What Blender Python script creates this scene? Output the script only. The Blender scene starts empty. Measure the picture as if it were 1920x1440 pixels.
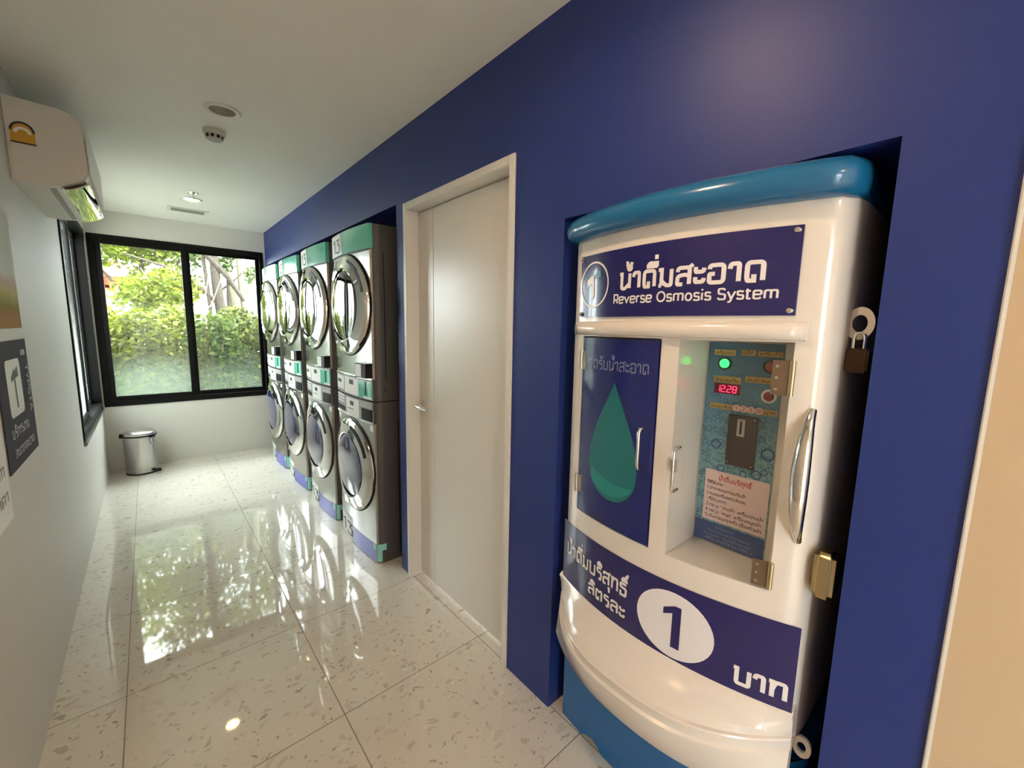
import bpy, bmesh, math, random
from mathutils import Vector, Matrix
import numpy as np

SC = bpy.context.scene
COL = SC.collection
random.seed(7)

# ------------------------------------------------------------------ camera, sky, sun, exposure
cd = bpy.data.cameras.new('camera')
cam = bpy.data.objects.new('camera', cd); COL.objects.link(cam)
cd.sensor_width = 36.0; cd.sensor_fit = 'HORIZONTAL'
cd.lens = 777.28 / 1920 * 36
cd.clip_start = 0.02; cd.clip_end = 200
RX = Vector((0.75341, -0.65727, 0.019186)); UX = Vector((0.072538, 0.112077, 0.991048)); FX = Vector((0.653537, 0.745275, -0.132117))
cam.matrix_world = Matrix(((RX.x, UX.x, -FX.x, 0), (RX.y, UX.y, -FX.y, 0), (RX.z, UX.z, -FX.z, 1.40), (0, 0, 0, 1)))
SC.camera = cam

wd = bpy.data.worlds.new('sky'); SC.world = wd; wd.use_nodes = True
bg = wd.node_tree.nodes['Background']
bg.inputs[0].default_value = (0.90, 0.96, 1.0, 1); bg.inputs[1].default_value = 5.0

sd = bpy.data.lights.new('sun', 'SUN'); sun = bpy.data.objects.new('sun', sd); COL.objects.link(sun)
sd.energy = 5.0; sd.angle = 0.02; sd.color = (1.0, 0.95, 0.84)
sun.rotation_euler = Vector((0.42, -0.45, 0.80)).to_track_quat('Z', 'Y').to_euler()
sun.location = (3, -3, 12)

SC.view_settings.view_transform = 'Standard'
SC.view_settings.look = 'None'
SC.view_settings.exposure = 2.22
SC.view_settings.gamma = 1.0
SC.view_settings.use_curve_mapping = False

LAMP_WARM = (1.0, 0.66, 0.36)

# ------------------------------------------------------------------ materials
def lin(c):
    return tuple(((v / 255) / 12.92 if v / 255 <= 0.04045 else ((v / 255 + 0.055) / 1.055) ** 2.4) for v in c[:3]) + (1.0,)

def nt(name):
    m = bpy.data.materials.new(name); m.use_nodes = True
    t = m.node_tree; t.nodes.clear()
    out = t.nodes.new('ShaderNodeOutputMaterial')
    return m, t, out

def PR(t, rgb=None, rough=0.5, metal=0.0, spec=0.5, coat=0.0):
    p = t.nodes.new('ShaderNodeBsdfPrincipled')
    if rgb is not None: p.inputs['Base Color'].default_value = lin(rgb)
    p.inputs['Roughness'].default_value = rough
    p.inputs['Metallic'].default_value = metal
    p.inputs['Specular IOR Level'].default_value = spec
    p.inputs['Coat Weight'].default_value = coat
    p.inputs['Coat Roughness'].default_value = 0.04
    return p

def N(t, typ, **kw):
    n = t.nodes.new(typ)
    for k, v in kw.items(): setattr(n, k, v)
    return n

def sheet_fresnel(t, f0):
    lw = N(t, 'ShaderNodeLayerWeight'); lw.inputs[0].default_value = 0.5
    p = math_n(t, 'POWER', lw.outputs['Facing'], 4.0)
    return math_n(t, 'MULTIPLY_ADD', p, 0.5, f0)

def MT(name, rgb, rough=0.5, metal=0.0, spec=0.5, coat=0.0, bump=0.0, bscale=60.0, emit=None, es=0.0):
    m, t, out = nt(name)
    p = PR(t, rgb, rough, metal, spec, coat)
    if emit is not None:
        p.inputs['Emission Color'].default_value = lin(emit); p.inputs['Emission Strength'].default_value = es
    if bump > 0:
        tc = N(t, 'ShaderNodeTexCoord'); no = N(t, 'ShaderNodeTexNoise'); no.inputs['Scale'].default_value = bscale; no.inputs['Detail'].default_value = 4
        b = N(t, 'ShaderNodeBump'); b.inputs['Strength'].default_value = bump; b.inputs['Distance'].default_value = 0.01
        t.links.new(tc.outputs['Object'], no.inputs['Vector']); t.links.new(no.outputs['Fac'], b.inputs['Height']); t.links.new(b.outputs['Normal'], p.inputs['Normal'])
    t.links.new(p.outputs[0], out.inputs[0])
    return m

def EM(name, rgb, s):
    m, t, out = nt(name); e = N(t, 'ShaderNodeEmission')
    e.inputs[0].default_value = lin(rgb) if max(rgb) > 1.01 else tuple(rgb) + (1,)
    e.inputs[1].default_value = s
    t.links.new(e.outputs[0], out.inputs[0]); return m

def math_n(t, op, a, b=None, c=None):
    n = N(t, 'ShaderNodeMath', operation=op)
    for i, v in enumerate((a, b, c)):
        if v is None: continue
        if isinstance(v, (int, float)): n.inputs[i].default_value = v
        else: t.links.new(v, n.inputs[i])
    return n.outputs[0]

def mixc(t, f, a, b):
    n = N(t, 'ShaderNodeMix', data_type='RGBA')
    for s, v in ((n.inputs[0], f), (n.inputs[6], a), (n.inputs[7], b)):
        if isinstance(v, (int, float)): s.default_value = v
        elif isinstance(v, tuple): s.default_value = v
        else: t.links.new(v, s)
    return n.outputs[2]

def floor_mat():
    m, t, out = nt('terrazzo_tile')
    p = PR(t, None, 0.045, 0, 1.0)
    tc = N(t, 'ShaderNodeTexCoord'); sp = N(t, 'ShaderNodeSeparateXYZ'); t.links.new(tc.outputs['Object'], sp.inputs[0])
    def line(sock, off):
        a = math_n(t, 'MULTIPLY_ADD', sock, 1 / 0.598, -off / 0.598 + 50.0)
        f = math_n(t, 'FRACT', a); d = math_n(t, 'ABSOLUTE', math_n(t, 'SUBTRACT', f, 0.5))
        return math_n(t, 'GREATER_THAN', d, 0.5 - 0.0028)
    gx = line(sp.outputs[0], -0.158); gy = line(sp.outputs[1], 1.387)
    g = math_n(t, 'MAXIMUM', gx, gy)
    no = N(t, 'ShaderNodeTexNoise'); no.inputs['Scale'].default_value = 12.0; no.inputs['Detail'].default_value = 4
    t.links.new(tc.outputs['Object'], no.inputs['Vector'])
    wv = N(t, 'ShaderNodeVectorMath', operation='MULTIPLY_ADD'); t.links.new(no.outputs['Color'], wv.inputs[0]); wv.inputs[1].default_value = (0.11, 0.11, 0.0); t.links.new(tc.outputs['Object'], wv.inputs[2])
    def chips(scale, thr, rmin, rot):
        mp = N(t, 'ShaderNodeMapping'); mp.inputs['Scale'].default_value = (scale, scale * 1.35, 0.001); mp.inputs['Rotation'].default_value = (0, 0, rot)
        t.links.new(wv.outputs[0], mp.inputs[0])
        v = N(t, 'ShaderNodeTexVoronoi', voronoi_dimensions='2D', distance='MANHATTAN'); v.inputs['Scale'].default_value = 1.0
        t.links.new(mp.outputs[0], v.inputs['Vector'])
        sc = N(t, 'ShaderNodeSeparateColor'); t.links.new(v.outputs['Color'], sc.inputs[0])
        near = math_n(t, 'LESS_THAN', v.outputs['Distance'], math_n(t, 'MULTIPLY', sc.outputs[1], thr))
        pick = math_n(t, 'GREATER_THAN', sc.outputs[0], rmin)
        return math_n(t, 'MULTIPLY', near, pick), sc.outputs[2]
    c1, r1 = chips(20, 0.44, 0.74, 0.5); c2, r2 = chips(44, 0.50, 0.76, 1.4); c3, r3 = chips(26, 0.46, 0.55, 2.6)
    n2 = N(t, 'ShaderNodeTexNoise'); n2.inputs['Scale'].default_value = 3.0; t.links.new(tc.outputs['Object'], n2.inputs['Vector'])
    base = mixc(t, n2.outputs['Fac'], lin((216, 210, 198)), lin((226, 221, 210)))
    a1 = mixc(t, r1, lin((192, 184, 170)), lin((212, 205, 193)))
    a2 = mixc(t, r2, lin((170, 160, 145)), lin((208, 200, 187)))
    a3 = mixc(t, r3, lin((206, 199, 187)), lin((230, 226, 217)))
    c = mixc(t, c3, base, a3); c = mixc(t, c1, c, a1); c = mixc(t, c2, c, a2)
    c = mixc(t, g, c, lin((118, 108, 94)))
    t.links.new(c, p.inputs['Base Color'])
    rr = math_n(t, 'MULTIPLY_ADD', g, 0.5, 0.035); t.links.new(rr, p.inputs['Roughness'])
    t.links.new(p.outputs[0], out.inputs[0]); return m

def brushed(name, rgb, rough=0.28, aniso=0.0):
    m, t, out = nt(name); p = PR(t, rgb, rough, 1.0)
    tc = N(t, 'ShaderNodeTexCoord'); mp = N(t, 'ShaderNodeMapping'); mp.inputs['Scale'].default_value = (220, 220, 2.0)
    no = N(t, 'ShaderNodeTexNoise'); no.inputs['Scale'].default_value = 1.0
    t.links.new(tc.outputs['Object'], mp.inputs[0]); t.links.new(mp.outputs[0], no.inputs['Vector'])
    r = math_n(t, 'MULTIPLY_ADD', no.outputs['Fac'], 0.14, rough - 0.07); t.links.new(r, p.inputs['Roughness'])
    t.links.new(p.outputs[0], out.inputs[0]); return m

def pane_mat(name, veil_top, veil_bot, zlo, zhi, screen=0.0, veil=(0.22, 0.27, 0.21)):
    # clear glass, misted over towards its lower edge; screen = share of an insect mesh behind it
    m, t, out = nt(name)
    tc = N(t, 'ShaderNodeTexCoord'); sp = N(t, 'ShaderNodeSeparateXYZ'); t.links.new(tc.outputs['Object'], sp.inputs[0])
    mr = N(t, 'ShaderNodeMapRange', interpolation_type='SMOOTHSTEP'); t.links.new(sp.outputs[2], mr.inputs[0])
    mr.inputs[1].default_value = zlo; mr.inputs[2].default_value = zhi; mr.inputs[3].default_value = veil_bot; mr.inputs[4].default_value = veil_top
    tr = N(t, 'ShaderNodeBsdfTransparent'); tr.inputs[0].default_value = (0.95, 0.97, 0.95, 1)
    tl = N(t, 'ShaderNodeBsdfTranslucent'); tl.inputs[0].default_value = veil + (1,)
    mx = N(t, 'ShaderNodeMixShader'); t.links.new(mr.outputs[0], mx.inputs[0]); t.links.new(tr.outputs[0], mx.inputs[1]); t.links.new(tl.outputs[0], mx.inputs[2])
    gl = N(t, 'ShaderNodeBsdfGlossy'); gl.inputs['Roughness'].default_value = 0.02; gl.inputs[0].default_value = (0.9, 0.95, 0.95, 1)
    fr = sheet_fresnel(t, 0.04)
    m2 = N(t, 'ShaderNodeMixShader'); t.links.new(fr, m2.inputs[0]); t.links.new(mx.outputs[0], m2.inputs[1]); t.links.new(gl.outputs[0], m2.inputs[2])
    last = m2
    if screen > 0:
        df = N(t, 'ShaderNodeBsdfDiffuse'); df.inputs[0].default_value = (0.06, 0.06, 0.06, 1)
        m3 = N(t, 'ShaderNodeMixShader'); m3.inputs[0].default_value = screen; t.links.new(m2.outputs[0], m3.inputs[1]); t.links.new(df.outputs[0], m3.inputs[2]); last = m3
    t.links.new(last.outputs[0], out.inputs[0]); return m

def acrylic_mat():
    m, t, out = nt('clear_acrylic')
    tr = N(t, 'ShaderNodeBsdfTransparent'); tr.inputs[0].default_value = (0.96, 0.97, 0.97, 1)
    gl = N(t, 'ShaderNodeBsdfGlossy'); gl.inputs['Roughness'].default_value = 0.03
    fr = sheet_fresnel(t, 0.04)
    mx = N(t, 'ShaderNodeMixShader'); t.links.new(fr, mx.inputs[0]); t.links.new(tr.outputs[0], mx.inputs[1]); t.links.new(gl.outputs[0], mx.inputs[2])
    t.links.new(mx.outputs[0], out.inputs[0]); return m

def leaf_mat(name, a, b, trans=0.35):
    m, t, out = nt(name)
    ge = N(t, 'ShaderNodeNewGeometry')
    c = mixc(t, ge.outputs['Random Per Island'], lin(a), lin(b))
    p = PR(t, None, 0.45, 0, 0.3); t.links.new(c, p.inputs['Base Color'])
    tl = N(t, 'ShaderNodeBsdfTranslucent'); t.links.new(c, tl.inputs[0])
    mx = N(t, 'ShaderNodeMixShader'); mx.inputs[0].default_value = trans
    t.links.new(p.outputs[0], mx.inputs[1]); t.links.new(tl.outputs[0], mx.inputs[2]); t.links.new(mx.outputs[0], out.inputs[0]); return m

def bubbles_mat():
    # printed backing sheet: blue at the top, pale teal lower down, with ring shaped water beads
    m, t, out = nt('printed_water_beads'); p = PR(t, None, 0.3, 0, 0.4)
    tc = N(t, 'ShaderNodeTexCoord'); sp = N(t, 'ShaderNodeSeparateXYZ'); t.links.new(tc.outputs['Object'], sp.inputs[0])
    cb = N(t, 'ShaderNodeCombineXYZ'); t.links.new(sp.outputs[1], cb.inputs[0]); t.links.new(sp.outputs[2], cb.inputs[1])
    mr = N(t, 'ShaderNodeMapRange'); t.links.new(sp.outputs[2], mr.inputs[0]); mr.inputs[1].default_value = 1.02; mr.inputs[2].default_value = 1.37
    base = mixc(t, mr.outputs[0], lin((128, 178, 188)), lin((38, 104, 146)))
    res = base
    for sc_, lo, hi, rm in ((55, 0.24, 0.36, 0.35), (110, 0.22, 0.40, 0.3)):
        v = N(t, 'ShaderNodeTexVoronoi', voronoi_dimensions='2D'); v.inputs['Scale'].default_value = sc_; t.links.new(cb.outputs[0], v.inputs['Vector'])
        sc = N(t, 'ShaderNodeSeparateColor'); t.links.new(v.outputs['Color'], sc.inputs[0])
        ring = math_n(t, 'MULTIPLY', math_n(t, 'GREATER_THAN', v.outputs['Distance'], lo), math_n(t, 'LESS_THAN', v.outputs['Distance'], hi))
        ring = math_n(t, 'MULTIPLY', ring, math_n(t, 'GREATER_THAN', sc.outputs[0], rm))
        low = math_n(t, 'LESS_THAN', sp.outputs[2], 1.26 if sc_ < 80 else 1.20)
        ring = math_n(t, 'MULTIPLY', math_n(t, 'MULTIPLY', ring, low), 0.75)
        res = mixc(t, ring, res, lin((30, 92, 128)))
    t.links.new(res, p.inputs['Base Color']); t.links.new(p.outputs[0], out.inputs[0]); return m

def poster_mat():
    m, t, out = nt('poster_print'); p = PR(t, None, 0.85, 0, 0.15)
    tc = N(t, 'ShaderNodeTexCoord'); sp = N(t, 'ShaderNodeSeparateXYZ'); t.links.new(tc.outputs['Object'], sp.inputs[0])
    mr = N(t, 'ShaderNodeMapRange'); t.links.new(sp.outputs[2], mr.inputs[0]); mr.inputs[1].default_value = 1.37; mr.inputs[2].default_value = 1.75
    no = N(t, 'ShaderNodeTexNoise'); no.inputs['Scale'].default_value = 14; t.links.new(tc.outputs['Object'], no.inputs['Vector'])
    f = math_n(t, 'ADD', mr.outputs[0], math_n(t, 'MULTIPLY_ADD', no.outputs['Fac'], 0.16, -0.08))
    r = N(t, 'ShaderNodeValToRGB'); t.links.new(f, r.inputs[0])
    e = r.color_ramp.elements
    e[0].position = 0.0; e[0].color = lin((178, 140, 88)); e[1].position = 1.0; e[1].color = lin((205, 212, 202))
    for pos, c in ((0.14, (170, 132, 80)), (0.2, (150, 150, 72)), (0.32, (196, 190, 130)), (0.42, (206, 188, 176)), (0.5, (214, 220, 212))):
        x = e.new(pos); x.color = lin(c)
    t.links.new(r.outputs[0], p.inputs['Base Color']); t.links.new(p.outputs[0], out.inputs[0]); return m

def bark(name, a, b):
    m, t, out = nt(name); p = PR(t, None, 0.9)
    tc = N(t, 'ShaderNodeTexCoord'); no = N(t, 'ShaderNodeTexNoise'); no.inputs['Scale'].default_value = 14; no.inputs['Detail'].default_value = 5
    t.links.new(tc.outputs['Object'], no.inputs['Vector']); t.links.new(mixc(t, no.outputs['Fac'], lin(a), lin(b)), p.inputs['Base Color'])
    t.links.new(p.outputs[0], out.inputs[0]); return m

m_floor = floor_mat()
m_wall = MT('white_wall_paint', (214, 211, 203), 0.6, bump=0.03, bscale=180)
m_ceil = MT('ceiling_paint', (234, 232, 226), 0.75)
m_blue = MT('navy_wall_paint', (33, 53, 124), 0.48, spec=0.5, bump=0.05, bscale=220)
m_cream = MT('cream_wall_paint', (204, 178, 146), 0.6, bump=0.03, bscale=180)
m_door = MT('white_door_laminate', (222, 217, 207), 0.28, spec=0.5)
m_trimw = MT('door_frame_white', (226, 222, 216), 0.35)
m_groove = MT('groove_shadow_gap', (120, 112, 104), 0.7)
m_black = MT('black_aluminium', (13, 13, 13), 0.5, spec=0.16)
m_blackp = MT('black_plastic', (14, 14, 15), 0.45, spec=0.2)
m_rubber = MT('black_rubber', (12, 12, 12), 0.6)
m_chrome = MT('polished_chrome', (225, 225, 222), 0.08, 1.0)
m_steel = brushed('brushed_steel', (196, 194, 190), 0.24)
m_graph = brushed('graphite_steel_front', (172, 171, 168), 0.22)
m_side = MT('dark_grey_cabinet_side', (84, 82, 80), 0.45, 0.35)
m_glass = MT('dark_door_glass', (14, 15, 17), 0.03, 0.0, spec=1.0, coat=1.0)
m_gglass = MT('smoked_washer_glass', (46, 50, 96), 0.04, 0.0, spec=1.0, coat=0.7)
m_white = MT('white_label', (236, 236, 232), 0.45)
m_grey = MT('grey_panel', (150, 150, 152), 0.4)
m_teal = MT('teal_decal', (96, 196, 172), 0.18, spec=0.6, coat=0.5)
m_tealp = MT('pale_teal_decal', (150, 224, 216), 0.3)
m_peri = MT('periwinkle_decal', (104, 108, 200), 0.25)
m_ink = MT('dark_ink', (40, 40, 46), 0.5)
m_body = MT('white_fibreglass', (232, 224, 216), 0.16, spec=0.5, coat=0.3)
m_cap = MT('teal_blue_fibreglass', (26, 106, 156), 0.2, spec=0.5, coat=0.4)
m_base = MT('blue_fibreglass', (16, 100, 164), 0.25, spec=0.5, coat=0.2)
m_navy = MT('navy_vinyl', (28, 24, 98), 0.16, spec=0.5, coat=0.4)
m_navyd = MT('navy_door_film', (24, 34, 112), 0.14, spec=0.5, coat=0.5)
m_drop = MT('teal_drop_print', (30, 116, 124), 0.16, spec=0.5, coat=0.5)
m_dropl = MT('bright_teal_print', (38, 142, 142), 0.16, spec=0.5, coat=0.5)
m_txt = MT('white_vinyl_lettering', (238, 234, 238), 0.3)
m_txtp = MT('pale_blue_lettering', (128, 134, 182), 0.3)
m_red = MT('red_button', (150, 22, 34), 0.3, coat=0.4)
m_redtxt = MT('red_ink', (205, 40, 48), 0.5)
m_gold = MT('gold_label', (196, 166, 96), 0.4, 0.2)
m_brownt = MT('brown_ink', (84, 56, 30), 0.5)
m_card = MT('pink_paper_card', (232, 206, 204), 0.45)
m_dkblue = MT('dark_blue_print', (40, 76, 138), 0.35)
m_green = EM('green_pilot_lamp', (40, 255, 80), 1.1)
m_led = EM('red_led_digits', (255, 40, 80), 1.6)
m_ledbg = MT('led_window', (110, 8, 24), 0.2)
m_brown = MT('brown_coin_plate', (58, 46, 42), 0.35)
m_brass = MT('brushed_brass', (206, 190, 152), 0.25, 1.0)
m_hinge = MT('bronze_tinted_steel', (128, 108, 92), .35, .6)
m_acw = MT('ac_white_plastic', (214, 210, 202), 0.4)
m_acg = MT('ac_grey_inner', (150, 150, 146), 0.5)
m_flap = MT('glossy_louver', (205, 205, 200), 0.03, 1.0)
m_yel = MT('orange_rating_label', (206, 156, 52), 0.5)
m_dpost = MT('slate_poster', (66, 65, 74), 0.8, spec=0.15)
m_tank = MT('dark_tank_side', (60, 58, 60), 0.4)
m_beads = bubbles_mat()
m_poster = poster_mat()
m_acr = acrylic_mat()
m_lampon = EM('warm_lamp_disc', (1.0, 0.68, 0.42), 80.0)
m_lampfar = EM('warm_lamp_disc_far', (1.0, 0.74, 0.36), 8.0)
m_refl = MT('downlight_reflector', (200, 198, 192), 0.3, 0.5)

# ------------------------------------------------------------------ mesh building helpers
class B:
    def __init__(s): s.b = bmesh.new()
    def face(s, pts):
        try: return s.b.faces.new([s.b.verts.new(p) for p in pts])
        except ValueError: return None
    def grid(s, rows, closed_u=False, closed_v=False, skip=None):
        vs = [[s.b.verts.new(p) for p in r] for r in rows]
        nr, nc = len(vs), len(vs[0])
        for i in range(nr - (0 if closed_v else 1)):
            for j in range(nc - (0 if closed_u else 1)):
                if skip and skip(i, j): continue
                q = [vs[i][j], vs[i][(j + 1) % nc], vs[(i + 1) % nr][(j + 1) % nc], vs[(i + 1) % nr][j]]
                q2 = []
                for v in q:
                    if v not in q2: q2.append(v)
                try: s.b.faces.new(q2)
                except ValueError: pass
        return vs
    def box(s, x0, x1, y0, y1, z0, z1, bev=0.0, seg=2):
        vs = [s.b.verts.new((x, y, z)) for x in (x0, x1) for y in (y0, y1) for z in (z0, z1)]
        fs = []
        for q in ((0, 1, 3, 2), (4, 6, 7, 5), (0, 4, 5, 1), (2, 3, 7, 6), (0, 2, 6, 4), (1, 5, 7, 3)):
            fs.append(s.b.faces.new([vs[i] for i in q]))
        if bev > 0:
            es = list({e for f in fs for e in f.edges})
            bmesh.ops.bevel(s.b, geom=es, offset=bev, segments=seg, affect='EDGES', clamp_overlap=True)
        return s
    def tube(s, pts, r, seg=10, closed=False, caps=True):
        pts = [Vector(p) for p in pts]; n = len(pts)
        rr = r if isinstance(r, (list, tuple)) else [r] * n
        rings = []; prev = None
        for i, p in enumerate(pts):
            a = pts[(i - 1) % n] if (i > 0 or closed) else p
            c = pts[(i + 1) % n] if (i < n - 1 or closed) else p
            d = (c - a).normalized()
            if prev is None:
                u = d.cross(Vector((0, 0, 1)));
                if u.length < 1e-3: u = d.cross(Vector((1, 0, 0)))
            else: u = prev - d * prev.dot(d)
            u.normalize(); prev = u; v = d.cross(u)
            rings.append([p + (u * math.cos(2 * math.pi * k / seg) + v * math.sin(2 * math.pi * k / seg)) * rr[i] for k in range(seg)])
        g = s.grid(rings, closed_u=True, closed_v=closed)
        if caps and not closed:
            try: s.b.faces.new(g[0][::-1]); s.b.faces.new(g[-1])
            except ValueError: pass
        return s
    def lathe(s, prof, origin, axis='Z', seg=32, sgn=1):
        # prof: (radius, height along axis)
        o = Vector(origin); rows = []
        for r, h in prof:
            row = []
            for k in range(seg):
                a = 2 * math.pi * k / seg; c, d = r * math.cos(a), r * math.sin(a)
                if axis == 'Z': row.append(o + Vector((c, d, h * sgn)))
                elif axis == 'X': row.append(o + Vector((h * sgn, c, d)))
                else: row.append(o + Vector((c, h * sgn, d)))
            rows.append(row)
        s.grid(rows, closed_u=True); return s
    def disc(s, o, r, axis='Z', seg=32):
        o = Vector(o)
        pts = []
        for k in range(seg):
            a = 2 * math.pi * k / seg; c, d = r * math.cos(a), r * math.sin(a)
            pts.append(o + (Vector((c, d, 0)) if axis == 'Z' else Vector((0, c, d)) if axis == 'X' else Vector((c, 0, d))))
        s.face(pts); return s
    def prism(s, poly, ax, a0, a1):
        # poly in the plane across axis ax ('Y': (x,z); 'Z': (x,y); 'X': (y,z))
        def P(p, a): return (p[0], a, p[1]) if ax == 'Y' else (p[0], p[1], a) if ax == 'Z' else (a, p[0], p[1])
        v0 = [s.b.verts.new(P(p, a0)) for p in poly]; v1 = [s.b.verts.new(P(p, a1)) for p in poly]
        n = len(poly)
        for i in range(n): s.b.faces.new([v0[i], v0[(i + 1) % n], v1[(i + 1) % n], v1[i]])
        s.b.faces.new(v0[::-1]); s.b.faces.new(v1); return s

BASE = {}
def base_of(o): return BASE.get(o.name, Vector((0, 0, 0)))

def obj(name, b, m, parent=None, smooth=True, sharp=38, norm=True):
    bm = b.b
    if parent is not None:
        bmesh.ops.translate(bm, vec=-base_of(parent), verts=bm.verts)
    bmesh.ops.remove_doubles(bm, verts=bm.verts, dist=1e-6)
    if norm: bmesh.ops.recalc_face_normals(bm, faces=bm.faces)
    me = bpy.data.meshes.new(name); bm.to_mesh(me); bm.free()
    me.materials.append(m)
    if smooth:
        me.polygons.foreach_set('use_smooth', [True] * len(me.polygons))
        try: me.set_sharp_from_angle(angle=math.radians(sharp))
        except Exception: pass
    o = bpy.data.objects.new(name, me); COL.objects.link(o)
    if parent is not None:
        o.parent = parent; BASE[o.name] = base_of(parent)
    return o

def thing(name, label, cat, loc=(0, 0, 0), group=None):
    o = bpy.data.objects.new(name, None); COL.objects.link(o); o.location = loc; o.empty_display_size = 0.05
    BASE[o.name] = Vector(loc); o['label'] = label; o['category'] = cat
    if group: o['group'] = group
    return o
def tag(o, label, cat, group=None, kind=None):
    o['label'] = label; o['category'] = cat
    if group: o['group'] = group
    if kind: o['kind'] = kind
    return o
def struct(o): o['kind'] = 'structure'; return o
def sbase(name, loc=(0, 0, 0)):
    o = bpy.data.objects.new(name, None); COL.objects.link(o); o.location = loc; o.empty_display_size = 0.05; BASE[o.name] = Vector(loc); o['kind'] = 'structure'; return o
def copy_tree(o, parent=None):
    c = o.copy(); COL.objects.link(c); c.parent = parent
    for ch in list(o.children): copy_tree(ch, c)
    return c

# ------------------------------------------------------------------ stroke lettering
def cha(pts, it=3):
    for _ in range(it):
        q = [pts[0]]
        for a, b in zip(pts, pts[1:]):
            q.append((a[0] * .75 + b[0] * .25, a[1] * .75 + b[1] * .25)); q.append((a[0] * .25 + b[0] * .75, a[1] * .25 + b[1] * .75))
        q.append(pts[-1]); pts = q
    return pts
def ell(cx, cy, rx, ry, a0=0, a1=360, n=18):
    return [(cx + rx * math.cos(math.radians(a0 + (a1 - a0) * k / n)), cy + ry * math.sin(math.radians(a0 + (a1 - a0) * k / n))) for k in range(n + 1)]
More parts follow.
